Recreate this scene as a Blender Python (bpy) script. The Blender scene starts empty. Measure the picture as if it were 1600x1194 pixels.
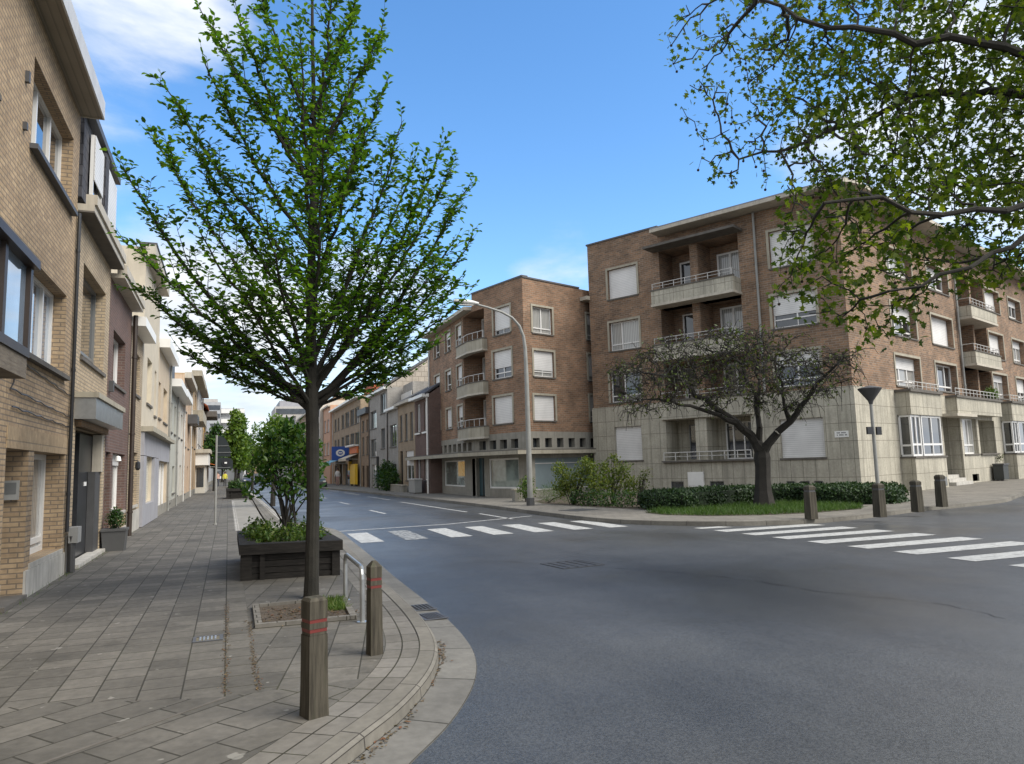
import bpy, math, random
import numpy as np
from mathutils import Vector, Matrix, kdtree
R = math.radians
random.seed(7); rng = np.random.default_rng(11)
SC = bpy.context.scene
COL = SC.collection

# ------------------------------------------------------------------ camera
cam = bpy.data.cameras.new('camera'); co = bpy.data.objects.new('camera', cam); COL.objects.link(co)
YAW, PITCH, ROLL, FPX = 21.3501, 6.49578, 1.61702, 1136.63
fw = Vector((math.sin(R(YAW))*math.cos(R(PITCH)), math.cos(R(YAW))*math.cos(R(PITCH)), math.sin(R(PITCH))))
r0 = Vector((math.cos(R(YAW)), -math.sin(R(YAW)), 0)); u0 = r0.cross(fw)
rr = r0*math.cos(R(ROLL)) - u0*math.sin(R(ROLL)); uu = u0*math.cos(R(ROLL)) + r0*math.sin(R(ROLL))
mw = Matrix((rr, uu, -fw)).transposed().to_4x4(); mw.translation = (0, 0, 1.6)
co.matrix_world = mw
cam.sensor_fit = 'HORIZONTAL'; cam.sensor_width = 36.0; cam.lens = FPX/1600*36.0
cam.clip_start = 0.05; cam.clip_end = 4000
SC.camera = co

# ------------------------------------------------------------------ sky, sun, exposure
SUN_AZ, SUN_EL = 134.0, 46.0           # clockwise from +Y
W = bpy.data.worlds.new('World'); SC.world = W; W.use_nodes = True
nt = W.node_tree; nt.nodes.clear()
def wn(t, **k):
    n = nt.nodes.new(t)
    for a, b in k.items(): setattr(n, a, b)
    return n
def mathn(op, a, b=None, c=None, clamp=False):
    n = nt.nodes.new('ShaderNodeMath'); n.operation = op; n.use_clamp = clamp
    for i, v in enumerate((a, b, c)):
        if v is None: continue
        if isinstance(v, (int, float)): n.inputs[i].default_value = v
        else: nt.links.new(v, n.inputs[i])
    return n.outputs[0]
out = wn('ShaderNodeOutputWorld'); bg = wn('ShaderNodeBackground'); bg.inputs['Strength'].default_value = 0.11
sky = wn('ShaderNodeTexSky', sky_type='NISHITA', sun_disc=False, sun_elevation=R(SUN_EL), sun_rotation=R(SUN_AZ))
sky.air_density = 1.0; sky.dust_density = 0.3; sky.ozone_density = 2.2; sky.altitude = 0
tc = wn('ShaderNodeTexCoord')
hsv = wn('ShaderNodeHueSaturation'); hsv.inputs['Saturation'].default_value = 1.22; hsv.inputs['Value'].default_value = 1.2
nt.links.new(sky.outputs[0], hsv.inputs['Color'])
def noise(scale, det, rough, zs=2.2, loc=(0, 0, 0)):
    mp = wn('ShaderNodeMapping'); mp.inputs['Scale'].default_value = (1, 1, zs); mp.inputs['Location'].default_value = loc
    nt.links.new(tc.outputs['Generated'], mp.inputs[0])
    n = wn('ShaderNodeTexNoise'); n.inputs['Scale'].default_value = scale; n.inputs['Detail'].default_value = det
    n.inputs['Roughness'].default_value = rough; n.inputs['Distortion'].default_value = 0.25
    nt.links.new(mp.outputs[0], n.inputs['Vector']); return n.outputs[0]
def lobe(az, el, w_in, w_out):
    d = (math.sin(R(az))*math.cos(R(el)), math.cos(R(az))*math.cos(R(el)), math.sin(R(el)))
    v = wn('ShaderNodeVectorMath', operation='DOT_PRODUCT'); v.inputs[1].default_value = d
    nt.links.new(tc.outputs['Generated'], v.inputs[0])
    m = wn('ShaderNodeMapRange', interpolation_type='SMOOTHSTEP')
    m.inputs['From Min'].default_value = math.cos(R(w_out)); m.inputs['From Max'].default_value = math.cos(R(w_in))
    nt.links.new(v.outputs['Value'], m.inputs['Value']); return m.outputs[0]
cov = None  # unseen cloud lobes overhead, east and behind are added to whiten the fill light
for a in ((-8, 34, 3, 13, .72), (-15, 24, 2, 13, .50), (95, 8, 22, 55, .85), (-2, 7, 4, 16, .66), (10, 8, 3, 14, .55), (26, 14, 1, 7, .44), (50, 18, 3, 11, .52), (60, 24, 3, 14, .5), (66, 12, 4, 16, .55), (-60, 20, 8, 45, .8), (195, 30, 60, 100, 1.0), (100, 40, 14, 36, .8), (21, 90, 25, 42, .9)):
    l = mathn('MULTIPLY', lobe(*a[:4]), a[4]); cov = l if cov is None else mathn('MAXIMUM', cov, l)
n1 = noise(2.6, 7, .58, 2.4, (1.3, .4, 0)); n2 = noise(9, 5, .55, 2.4, (3.3, 1.4, 2))
dens = mathn('ADD', mathn('ADD', mathn('MULTIPLY', n1, 1.15), mathn('MULTIPLY', n2, .22)), mathn('SUBTRACT', cov, 1.02))
mr = wn('ShaderNodeMapRange', interpolation_type='SMOOTHSTEP'); mr.inputs['From Min'].default_value = 0; mr.inputs['From Max'].default_value = .42
nt.links.new(dens, mr.inputs['Value'])
n3 = noise(5.0, 5, .6, 3.2, (5, 2, 1))
cl = wn('ShaderNodeMix', data_type='RGBA'); cl.inputs['A'].default_value = (3.3, 3.75, 4.4, 1); cl.inputs['B'].default_value = (4.9, 5.0, 5.1, 1)
mr2 = wn('ShaderNodeMapRange'); mr2.inputs['From Min'].default_value = .38; mr2.inputs['From Max'].default_value = .62
nt.links.new(n3, mr2.inputs['Value']); nt.links.new(mr2.outputs[0], cl.inputs['Factor'])
mx = wn('ShaderNodeMix', data_type='RGBA')
nt.links.new(mr.outputs[0], mx.inputs['Factor']); nt.links.new(hsv.outputs[0], mx.inputs['A']); nt.links.new(cl.outputs['Result'], mx.inputs['B'])
nt.links.new(mx.outputs['Result'], bg.inputs['Color']); nt.links.new(bg.outputs[0], out.inputs['Surface'])

sl = bpy.data.lights.new('sun', 'SUN'); so = bpy.data.objects.new('sun', sl); COL.objects.link(so)
sl.energy = 2.3; sl.angle = R(40); sl.color = (1.0, .95, .87)
sd = Vector((math.sin(R(SUN_AZ))*math.cos(R(SUN_EL)), math.cos(R(SUN_AZ))*math.cos(R(SUN_EL)), math.sin(R(SUN_EL))))
so.rotation_euler = sd.to_track_quat('Z', 'Y').to_euler(); so.location = (20, -20, 30)
vs = SC.view_settings; SC.display_settings.display_device = 'sRGB'
vs.view_transform = 'Standard'; vs.look = 'None'; vs.gamma = 1; vs.use_curve_mapping = False; vs.exposure = 1.08

# ------------------------------------------------------------------ mesh + naming helpers
ORG = {}
def thing(name, label, cat, loc=(0, 0, 0), group=None):
    o = bpy.data.objects.new(name, None); COL.objects.link(o); o.location = loc; o.empty_display_size = .2
    o['label'] = label; o['category'] = cat
    if group: o['group'] = group
    ORG[o] = Vector(loc); return o
def tag(o, label, cat, group=None):
    o['label'] = label; o['category'] = cat
    if group: o['group'] = group
    return o
def struct(o): o['kind'] = 'structure'; return o
def kids(o): return list(o.children)
def dup(root, loc, label, rotz=None):
    c = root.copy(); COL.objects.link(c); c.location = loc
    if rotz is not None: c.rotation_euler.z = rotz
    c['label'] = label
    for ch in kids(root):
        d = ch.copy(); COL.objects.link(d); d.parent = c
        for g in kids(ch):
            e = g.copy(); COL.objects.link(e); e.parent = d
    return c
class Fr:
    """a vertical facade: P foot point, D direction along it, N outward"""
    def __init__(s, P, D, N): s.P = Vector((P[0], P[1], 0)); s.D = Vector((D[0], D[1], 0)); s.N = Vector((N[0], N[1], 0))
    def pt(s, u, z, n=0): return s.P + s.D*u + s.N*n + Vector((0, 0, z))
    def off(s, n): return Fr(s.P + s.N*n, s.D, s.N)
def bent(P, head, out_sign):
    D = (math.sin(R(head)), math.cos(R(head))); N = (D[1]*out_sign, -D[0]*out_sign); return Fr(P, D, N)
class MB:
    def __init__(s): s.V = []; s.F = []; s.M = []; s.U = []
    def face(s, pts, mi=0, uv=None, out=None):
        pts = [Vector(p) for p in pts]
        if out is not None:
            n = (pts[1]-pts[0]).cross(pts[2]-pts[1])
            if n.dot(Vector(out)) < 0:
                pts = pts[::-1]
                if uv: uv = uv[::-1]
        if uv is None:
            n = (pts[1]-pts[0]).cross(pts[2]-pts[1])
            if n.length < 1e-12: n = Vector((0, 0, 1))
            n.normalize()
            if abs(n.z) > .75: uv = [(p.x, p.y) for p in pts]
            else:
                t = Vector((-n.y, n.x, 0)).normalized()
                if abs(t.x) > abs(t.y):
                    if t.x < 0: t = -t
                elif t.y < 0: t = -t
                uv = [(p.dot(t), p.z) for p in pts]
        b = len(s.V); s.V += [tuple(p) for p in pts]; s.F.append(tuple(range(b, b+len(pts)))); s.M.append(mi); s.U += uv
    def hexa(s, a, mi=0):
        """a: 8 points, bottom 4 then top 4 (same order)"""
        a = [Vector(p) for p in a]; c = sum(a, Vector())/8
        for f in ((0, 1, 2, 3), (4, 5, 6, 7), (0, 1, 5, 4), (1, 2, 6, 5), (2, 3, 7, 6), (3, 0, 4, 7)):
            q = [a[i] for i in f]; s.face(q, mi, None, sum(q, Vector())/4-c)
    def box(s, x0, x1, y0, y1, z0, z1, mi=0):
        s.hexa([(x0, y0, z0), (x1, y0, z0), (x1, y1, z0), (x0, y1, z0), (x0, y0, z1), (x1, y0, z1), (x1, y1, z1), (x0, y1, z1)], mi)
    def ob(s, fr, u0, u1, z0, z1, n0, n1, mi=0):
        s.hexa([fr.pt(u0, z0, n0), fr.pt(u1, z0, n0), fr.pt(u1, z0, n1), fr.pt(u0, z0, n1), fr.pt(u0, z1, n0), fr.pt(u1, z1, n0), fr.pt(u1, z1, n1), fr.pt(u0, z1, n1)], mi)
    def prism(s, poly, z0, z1, mi=0, top=None):
        n = len(poly); top = top or poly; c = Vector((sum(p[0] for p in poly)/n, sum(p[1] for p in poly)/n, 0))
        for i in range(n):
            a, b = poly[i], poly[(i+1) % n]; e, f = top[i], top[(i+1) % n]
            d = Vector((b[1]-a[1], a[0]-b[0], 0)); 
            s.face([(a[0], a[1], z0), (b[0], b[1], z0), (f[0], f[1], z1), (e[0], e[1], z1)], mi, None, d if area(poly) > 0 else -d)
        s.face([(p[0], p[1], z1) for p in top], mi, None, (0, 0, 1)); s.face([(p[0], p[1], z0) for p in poly], mi, None, (0, 0, -1))
    def tube(s, path, radii, seg=6, mi=0, cap=True):
        path = [Vector(p) for p in path]
        if isinstance(radii, (int, float)): radii = [radii]*len(path)
        rings = []; ref = None
        for i, p in enumerate(path):
            t = (path[min(i+1, len(path)-1)]-path[max(i-1, 0)]).normalized()
            if ref is None: ref = Vector((1, 0, 0)) if abs(t.x) < .8 else Vector((0, 1, 0))
            a = (ref - t*ref.dot(t)).normalized(); ref = a; b = t.cross(a)
            rings.append([p + (a*math.cos(2*math.pi*k/seg)+b*math.sin(2*math.pi*k/seg))*radii[i] for k in range(seg)])
        L = 0
        for i in range(len(path)-1):
            l2 = L+(path[i+1]-path[i]).length
            for k in range(seg):
                j = (k+1) % seg; q = [rings[i][k], rings[i][j], rings[i+1][j], rings[i+1][k]]
                rad = max(radii[i], .01)
                s.face(q, mi, [(k/seg*6.28*rad, L), ((k+1)/seg*6.28*rad, L), ((k+1)/seg*6.28*rad, l2), (k/seg*6.28*rad, l2)])
            L = l2
        if cap: s.face(rings[0][::-1], mi); s.face(rings[-1], mi)
    def lathe(s, c, prof, seg=16, mi=0):
        c = Vector(c)
        for i in range(len(prof)-1):
            (ra, za), (rb, zb) = prof[i], prof[i+1]
            for k in range(seg):
                a0, a1 = 2*math.pi*k/seg, 2*math.pi*(k+1)/seg
                P = lambda r, a, z: c+Vector((r*math.cos(a), r*math.sin(a), z))
                q = [P(ra, a0, za), P(ra, a1, za), P(rb, a1, zb), P(rb, a0, zb)]
                if ra < 1e-5: q = q[1:]
                elif rb < 1e-5: q = q[:3]
                s.face(q, mi)
    def wall(s, fr, u0, u1, z0, z1, holes=(), depth=.12, mi=0, rev=None):
        us = sorted({u0, u1, *[h[0] for h in holes], *[h[1] for h in holes]}); zs = sorted({z0, z1, *[h[2] for h in holes], *[h[3] for h in holes]})
        us = [u for u in us if u0 <= u <= u1]; zs = [z for z in zs if z0 <= z <= z1]
        for i in range(len(us)-1):
            for j in range(len(zs)-1):
                a, b, c, d = us[i], us[i+1], zs[j], zs[j+1]; mu, mz = (a+b)/2, (c+d)/2
                if any(h[0] < mu < h[1] and h[2] < mz < h[3] for h in holes): continue
                s.face([fr.pt(a, c), fr.pt(b, c), fr.pt(b, d), fr.pt(a, d)], mi, None, fr.N)
        for h in holes:
            dp = h[4] if len(h) > 4 else depth; a, b, c, d = h[:4]; m = mi if rev is None else rev
            s.face([fr.pt(a, c), fr.pt(a, d), fr.pt(a, d, -dp), fr.pt(a, c, -dp)], m, None, fr.D)
            s.face([fr.pt(b, c), fr.pt(b, d), fr.pt(b, d, -dp), fr.pt(b, c, -dp)], m, None, -fr.D)
            s.face([fr.pt(a, c), fr.pt(b, c), fr.pt(b, c, -dp), fr.pt(a, c, -dp)], m, None, (0, 0, 1))
            s.face([fr.pt(a, d), fr.pt(b, d), fr.pt(b, d, -dp), fr.pt(a, d, -dp)], m, None, (0, 0, -1))
    def build(s, name, mat, parent=None, loc=None, smooth=False):
        o0 = ORG.get(parent, Vector()) if parent else Vector(loc or (0, 0, 0))
        me = bpy.data.meshes.new(name); V = np.array(s.V, float)-np.array(o0)
        me.from_pydata(V.tolist(), [], s.F)
        mats = mat if isinstance(mat, (list, tuple)) else [mat]
        for m in mats: me.materials.append(m)
        if len(mats) > 1: me.polygons.foreach_set('material_index', s.M)
        ul = me.uv_layers.new(name='UVMap'); ul.data.foreach_set('uv', np.array(s.U, 'f').ravel())
        if smooth: me.polygons.foreach_set('use_smooth', [True]*len(s.F))
        me.update(); o = bpy.data.objects.new(name, me); COL.objects.link(o)
        if parent: o.parent = parent
        else: o.location = o0
        ORG[o] = o0; return o
def area(p): return sum(p[i][0]*p[(i+1) % len(p)][1]-p[(i+1) % len(p)][0]*p[i][1] for i in range(len(p)))/2
def smooth_line(pts, n=5):
    P = [Vector((p[0], p[1], 0)) for p in pts]; out = []
    for i in range(len(P)-1):
        a = P[max(i-1, 0)]; b = P[i]; c = P[i+1]; d = P[min(i+2, len(P)-1)]
        for k in range(n):
            t = k/n; out.append(.5*((2*b)+(c-a)*t+(2*a-5*b+4*c-d)*t*t+(3*b-a-3*c+d)*t**3))
    out.append(P[-1]); return out
def offs(line, d):
    o = []
    for i, p in enumerate(line):
        t = (line[min(i+1, len(line)-1)]-line[max(i-1, 0)]).normalized(); o.append(p+Vector((t.y, -t.x, 0))*d)
    return o
def ribbon(mb, line, d0, z0, d1, z1, mi=0):
    a = offs(line, d0); b = offs(line, d1); L = 0; w = math.hypot(d1-d0, z1-z0)
    for i in range(len(line)-1):
        l2 = L+(line[i+1]-line[i]).length
        mb.face([a[i]+Vector((0, 0, z0)), a[i+1]+Vector((0, 0, z0)), b[i+1]+Vector((0, 0, z1)), b[i]+Vector((0, 0, z1))], mi, [(L, 0), (l2, 0), (l2, w), (L, w)])
        L = l2
def leafmesh(name, mat, parent, C, T, Nn, S, shape, faces, loc=None):
    """many leaf-sized faces as one mesh; C centres, T tip directions, Nn rough normals, S sizes"""
    C = np.asarray(C, float); T = np.asarray(T, float); Nn = np.asarray(Nn, float); S = np.asarray(S, float)
    o0 = ORG.get(parent, Vector()) if parent else Vector(loc or (0, 0, 0))
    T = T/np.maximum(np.linalg.norm(T, axis=1, keepdims=True), 1e-6)
    B = np.cross(Nn, T); B /= np.maximum(np.linalg.norm(B, axis=1, keepdims=True), 1e-6); Q = np.cross(T, B)
    sh = np.array(shape, float); k = len(sh); n = len(C)
    V = C[:, None, :]-np.array(o0) + S[:, None, None]*(sh[None, :, 0:1]*T[:, None, :]+sh[None, :, 1:2]*B[:, None, :]+sh[None, :, 2:3]*Q[:, None, :])
    V = V.reshape(-1, 3); me = bpy.data.meshes.new(name)
    loops = np.concatenate([np.array(f) for f in faces]); ls = np.array([len(f) for f in faces]); nl = len(loops)
    li = (np.arange(n)[:, None]*k+loops[None, :]).ravel()
    st = np.concatenate([[0], np.cumsum(ls)[:-1]]); starts = (np.arange(n)[:, None]*nl+st[None, :]).ravel(); tot = np.tile(ls, n)
    me.vertices.add(len(V)); me.vertices.foreach_set('co', V.ravel()); me.loops.add(len(li)); me.loops.foreach_set('vertex_index', li.astype('i'))
    me.polygons.add(len(starts)); me.polygons.foreach_set('loop_start', starts.astype('i')); me.polygons.foreach_set('loop_total', tot.astype('i'))
    me.update(calc_edges=True); me.validate(); me.materials.append(mat)
    o = bpy.data.objects.new(name, me); COL.objects.link(o)
    if parent: o.parent = parent
    else: o.location = o0
    ORG[o] = o0; return o
LEAF = ([(0, 0, 0), (.3, .26, .06), (.68, .22, .05), (1, 0, -.08), (.68, -.22, .05), (.3, -.26, .06)], [(0, 1, 2, 3), (0, 3, 4, 5)])
LOBED = ([(0, 0, 0), (.12, .42, .02), (.38, .22, .05), (.55, .52, 0), (.66, .17, .05), (1.05, 0, -.08), (.66, -.17, .05), (.55, -.52, 0), (.38, -.22, .05), (.12, -.42, .02)], [(0, 1, 2, 3, 4, 5), (0, 5, 6, 7, 8, 9)])
BLADE = ([(0, -.035, 0), (0, .035, 0), (.6, .025, .06), (1, 0, .2), (.6, -.025, .06)], [(0, 1, 2, 4), (4, 2, 3)])

# ------------------------------------------------------------------ materials
class Mat:
    def __init__(s, name, rough=.7, spec=.5):
        s.m = bpy.data.materials.new(name); s.m.use_nodes = True; s.nt = s.m.node_tree; s.b = s.nt.nodes['Principled BSDF']
        s.b.inputs['Roughness'].default_value = rough; s.b.inputs['Specular IOR Level'].default_value = spec; s.tc = s.n('ShaderNodeTexCoord')
    def n(s, t, **k):
        n = s.nt.nodes.new(t)
        for a, b in k.items(): setattr(n, a, b)
        return n
    def l(s, a, b): s.nt.links.new(a, b)
    def mapped(s, coord='UV', scale=(1, 1, 1), rot=(0, 0, 0), loc=(0, 0, 0)):
        mp = s.n('ShaderNodeMapping'); mp.inputs['Scale'].default_value = scale; mp.inputs['Rotation'].default_value = rot; mp.inputs['Location'].default_value = loc
        s.l(s.tc.outputs[coord], mp.inputs[0]); return mp.outputs[0]
    def noise(s, scale, det=4, rough=.55, coord='Object', sc3=(1, 1, 1), loc=(0, 0, 0)):
        n = s.n('ShaderNodeTexNoise'); n.inputs['Scale'].default_value = scale; n.inputs['Detail'].default_value = det; n.inputs['Roughness'].default_value = rough
        s.l(s.mapped(coord, sc3, loc=loc), n.inputs['Vector']); return n.outputs['Fac']
    def rng(s, v, a, b, c, d, smooth=False):
        m = s.n('ShaderNodeMapRange'); 
        if smooth: m.interpolation_type = 'SMOOTHSTEP'
        for k, x in zip(('From Min', 'From Max', 'To Min', 'To Max'), (a, b, c, d)): m.inputs[k].default_value = x
        s.l(v, m.inputs['Value']); return m.outputs[0]
    def mix(s, f, a, b, mode='MIX'):
        m = s.n('ShaderNodeMix', data_type='RGBA', blend_type=mode)
        for k, x in (('Factor', f), ('A', a), ('B', b)):
            if isinstance(x, (int, float)): m.inputs[k].default_value = x
            elif isinstance(x, tuple): m.inputs[k].default_value = (*x, 1)
            else: s.l(x, m.inputs[k])
        return m.outputs['Result']
    def mul(s, col, v):
        """colour times scalar socket"""
        m = s.n('ShaderNodeVectorMath', operation='SCALE')
        if isinstance(col, tuple): m.inputs[0].default_value = col
        else: s.l(col, m.inputs[0])
        s.l(v, m.inputs['Scale']); return m.outputs[0]
    def col(s, c):
        if isinstance(c, tuple): s.b.inputs['Base Color'].default_value = (*c, 1)
        else: s.l(c, s.b.inputs['Base Color'])
        return s
    def bump(s, h, st=.4, dist=.01):
        b = s.n('ShaderNodeBump'); b.inputs['Strength'].default_value = st; b.inputs['Distance'].default_value = dist
        s.l(h, b.inputs['Height']); s.l(b.outputs[0], s.b.inputs['Normal']); return s
def simple(name, c, rough=.7, var=.2, scale=2.5, bump=0, metal=0, streak=0, spec=.5):
    m = Mat(name, rough, spec); m.b.inputs['Metallic'].default_value = metal
    v = m.rng(m.noise(scale, 6, .6), .25, .75, 1-var, 1+var); colr = m.mul(c, v)
    if streak:
        k = m.rng(m.noise(3.0, 5, .6, 'Object', (3, 3, .25)), .45, .75, 0, streak); colr = m.mix(k, colr, (c[0]*.35, c[1]*.34, c[2]*.3))
    m.col(colr)
    if bump: m.bump(m.noise(scale*14, 4), bump, .01)
    return m.m
def brick(name, c1, c2, mortar, bw=.21, bh=.068, ms=.010, offset=.5, rough=.85, bump=.5, stain=.35, rot=0, big=.18, streak=0., moss=None, spots=False):
    m = Mat(name, rough, .3); t = m.n('ShaderNodeTexBrick'); t.offset = offset; t.squash = 1
    for k, x in (('Color1', c1), ('Color2', c2), ('Mortar', mortar)): t.inputs[k].default_value = (*x, 1)
    for k, x in (('Scale', 1), ('Mortar Size', ms), ('Mortar Smooth', .25), ('Bias', 0), ('Brick Width', bw), ('Row Height', bh)): t.inputs[k].default_value = x
    m.l(m.mapped('UV', rot=(0, 0, rot)), t.inputs['Vector'])
    c = m.mul(t.outputs['Color'], m.rng(m.noise(.9, 6, .62), .3, .7, 1-big, 1+big))
    c = m.mul(c, m.rng(m.noise(14, 3, .5), .3, .7, .88, 1.12))
    k = m.rng(m.noise(1.3, 6, .65, loc=(4, 2, 1)), .52, .78, 0, stain); c = m.mix(k, c, tuple(x*.45 for x in c1))
    if streak:
        k = m.rng(m.noise(2.2, 5, .6, 'Object', (2.5, 2.5, .16)), .45, .72, 0, streak); c = m.mix(k, c, tuple(x*.42 for x in c1))
    if spots:
        c = m.mix(m.rng(m.noise(7, 2, .5, loc=(1, 9, 2)), .70, .73, 0, .55), c, (.30, .29, .26)); c = m.mix(m.rng(m.noise(2.3, 5, .7, loc=(5, 3, 2)), .56, .66, 0, .4), c, (.05, .047, .04))
    if moss:
        k = m.rng(m.noise(1.1, 5, .6, loc=(7, 1, 3)), .5, .72, 0, .55); f = m.n('ShaderNodeMath', operation='MULTIPLY'); m.l(k, f.inputs[0]); m.l(t.outputs['Fac'], f.inputs[1])
        c = m.mix(f.outputs[0], c, moss)
    m.col(c)
    h = m.n('ShaderNodeMath', operation='SUBTRACT'); h.inputs[0].default_value = 1; m.l(t.outputs['Fac'], h.inputs[1])
    h2 = m.n('ShaderNodeMath', operation='MULTIPLY_ADD'); m.l(m.noise(30, 4), h2.inputs[0]); h2.inputs[1].default_value = .35; m.l(h.outputs[0], h2.inputs[2])
    m.bump(h2.outputs[0], bump, .008); return m.m
def leafmat(name, cols, trans=.35, rough=.5):
    m = Mat(name, rough, .35); g = m.n('ShaderNodeNewGeometry'); r = m.n('ShaderNodeValToRGB'); e = r.color_ramp.elements
    while len(e) < len(cols): e.new(.5)
    for i, c in enumerate(cols): e[i].position = i/(len(cols)-1); e[i].color = (*c, 1)
    m.l(g.outputs['Random Per Island'], r.inputs[0]); c = m.mul(r.outputs[0], m.rng(m.noise(.8, 3), .3, .7, .8, 1.2)); m.col(c)
    tr = m.n('ShaderNodeBsdfTranslucent'); m.l(m.mix(1.0, c, (1.5, 1.6, .55), 'MULTIPLY'), tr.inputs['Color']); ms = m.n('ShaderNodeMixShader'); ms.inputs[0].default_value = trans
    m.l(m.b.outputs[0], ms.inputs[1]); m.l(tr.outputs[0], ms.inputs[2]); m.l(ms.outputs[0], m.nt.nodes['Material Output'].inputs['Surface']); return m.m
def glass(name, c, curtain=None):
    m = Mat(name, .03, .5)
    if curtain:
        w = m.n('ShaderNodeTexWave'); w.bands_direction = 'X'; w.inputs['Scale'].default_value = 3.2; w.inputs['Distortion'].default_value = 1.5; w.inputs['Detail'].default_value = 1
        m.l(m.mapped('UV', (1, .02, 1)), w.inputs['Vector']); m.col(m.mix(w.outputs['Fac'], c, curtain)); m.b.inputs['Roughness'].default_value = .4
    else: m.col(m.mul(c, m.rng(m.noise(1.1, 3), .35, .65, .6, 1.7)))
    m.b.inputs['Coat Weight'].default_value = 1; m.b.inputs['Coat Roughness'].default_value = .02; m.b.inputs['Coat IOR'].default_value = 1.6; return m.m
def slat(name, c, pitch, dirv='Y', rough=.5):
    m = Mat(name, rough); w = m.n('ShaderNodeTexWave'); w.bands_direction = dirv; w.wave_profile = 'SAW'; w.inputs['Scale'].default_value = .314159/pitch
    m.l(m.mapped('UV'), w.inputs['Vector']); m.col(m.mul(m.mul(c, m.rng(w.outputs['Fac'], 0, .3, .62, 1)), m.rng(m.noise(1.5, 4), .3, .7, .9, 1.06))); m.bump(w.outputs['Fac'], .3, .01); return m.m
M = {}
M['yellow_brick'] = brick('yellow_brick', (.42, .31, .195), (.315, .228, .145), (.20, .16, .12), stain=.28)
M['tan_brick'] = brick('tan_brick', (.45, .355, .24), (.35, .275, .185), (.22, .19, .15), stain=.28)
M['soldier'] = brick('soldier_brick', (.43, .32, .20), (.36, .26, .16), (.24, .19, .13), bw=.066, bh=.26, offset=0)
M['dark_brick'] = brick('dark_red_brick', (.145, .085, .07), (.11, .07, .06), (.16, .13, .115))
M['red_brick'] = brick('brown_red_brick', (.275, .165, .10), (.15, .10, .07), (.25, .205, .16), bw=.30, bh=.10, ms=.014, stain=.5, big=.3)
M['red_brick_b'] = brick('rust_brick', (.29, .165, .10), (.17, .105, .07), (.25, .20, .15), bw=.30, bh=.10, ms=.014, stain=.42, big=.28)
M['far_tan'] = brick('far_tan_brick', (.36, .28, .19), (.30, .23, .16), (.25, .2, .15), streak=.35)
M['far_brown'] = brick('far_brown_brick', (.30, .21, .13), (.25, .17, .11), (.2, .15, .11))
M['far_grey'] = brick('grey_brick', (.36, .34, .31), (.31, .29, .27), (.26, .25, .23), streak=.3)
M['panel'] = brick('stone_panels', (.44, .41, .335), (.385, .36, .295), (.13, .115, .09), bw=.52, bh=.73, ms=.010, offset=0, rough=.7, bump=.25, stain=.3, big=.16, streak=.6)
M['concrete'] = simple('weathered_concrete', (.35, .32, .255), .85, .18, 2, .15, streak=.4)
M['grey_conc'] = simple('grey_concrete', (.26, .245, .21), .85, .2, 2, .15, streak=.4)
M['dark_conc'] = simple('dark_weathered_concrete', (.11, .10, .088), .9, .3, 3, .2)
M['plinth'] = simple('pale_stone_plinth', (.46, .44, .40), .7, .2, 3, .1, streak=.5)
for k, c in dict(cream=(.52, .465, .37), beige=(.52, .43, .32), palegreen=(.42, .42, .37), offwhite=(.55, .52, .46), peach=(.50, .37, .26), tanp=(.42, .30, .18), yellow=(.55, .33, .10), greyp=(.42, .40, .38), salmon=(.5, .30, .2), lilac=(.31, .31, .335), blockgrey=(.40, .41, .42)).items():
    M[k] = simple(k+'_render', c, .85, .12, 1.6, .08, streak=.22)
M['white'] = simple('white_paint', (.75, .74, .71), .45, .06, 2)
M['pvc'] = simple('white_window_frame', (.72, .71, .69), .35, .05, 2)
M['brown_frame'] = simple('dark_brown_frame', (.035, .024, .018), .45, .2)
M['grey_frame'] = simple('grey_frame', (.16, .165, .165), .45, .15)
M['cornice'] = simple('cornice_paint', (.46, .42, .35), .7, .15, 2, streak=.35)
M['soffit'] = slat('soffit_boards', (.27, .235, .185), .12, 'X', .7)
M['shutter'] = slat('white_roller_shutter', (.70, .69, .675), .085)
M['cream_shutter'] = slat('cream_roller_shutter', (.60, .57, .47), .06)
M['slate'] = brick('slate_tiles', (.085, .085, .095), (.065, .065, .075), (.03, .03, .035), bw=.3, bh=.2, ms=.012, stain=.2)
M['roof_tile'] = brick('grey_roof_tiles', (.14, .135, .13), (.11, .105, .1), (.05, .05, .05), bw=.25, bh=.28, ms=.02)
M['gable_tile'] = brick('pale_gable_tiles', (.42, .37, .31), (.37, .33, .28), (.22, .19, .16), bw=.5, bh=.4, ms=.02)
M['red_tile'] = brick('red_roof_tiles', (.40, .11, .05), (.33, .09, .045), (.15, .05, .03), bw=.25, bh=.28, ms=.02)
M['felt'] = simple('roofing_felt', (.10, .10, .10), .9, .2, 1)
M['lead'] = simple('dark_zinc_edge', (.075, .075, .08), .55, .2)
M['black'] = simple('black_paint', (.022, .023, .026), .35, .25)
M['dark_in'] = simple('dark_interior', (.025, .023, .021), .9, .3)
M['door_black'] = simple('black_door', (.03, .032, .036), .3, .3)
M['door_blue'] = simple('petrol_blue_door', (.045, .085, .10), .45, .2)
M['teal'] = simple('blue_grey_panel', (.16, .20, .215), .35, .12, 1)
M['galv'] = simple('galvanised_steel', (.42, .43, .43), .38, .2, 6, metal=.8)
M['pole'] = simple('grey_painted_steel', (.25, .25, .235), .5, .2, 3)
M['steel_dark'] = simple('dark_steel', (.07, .07, .072), .5, .2)
M['rail'] = simple('pale_railing_paint', (.52, .51, .49), .45, .15)
M['glass_dark'] = glass('dark_glass', (.022, .026, .03))
M['glass_painted_sky'] = glass('painted_sky_glass', (.16, .22, .30))  # reflected sky is painted into the base colour of these panes
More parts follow.
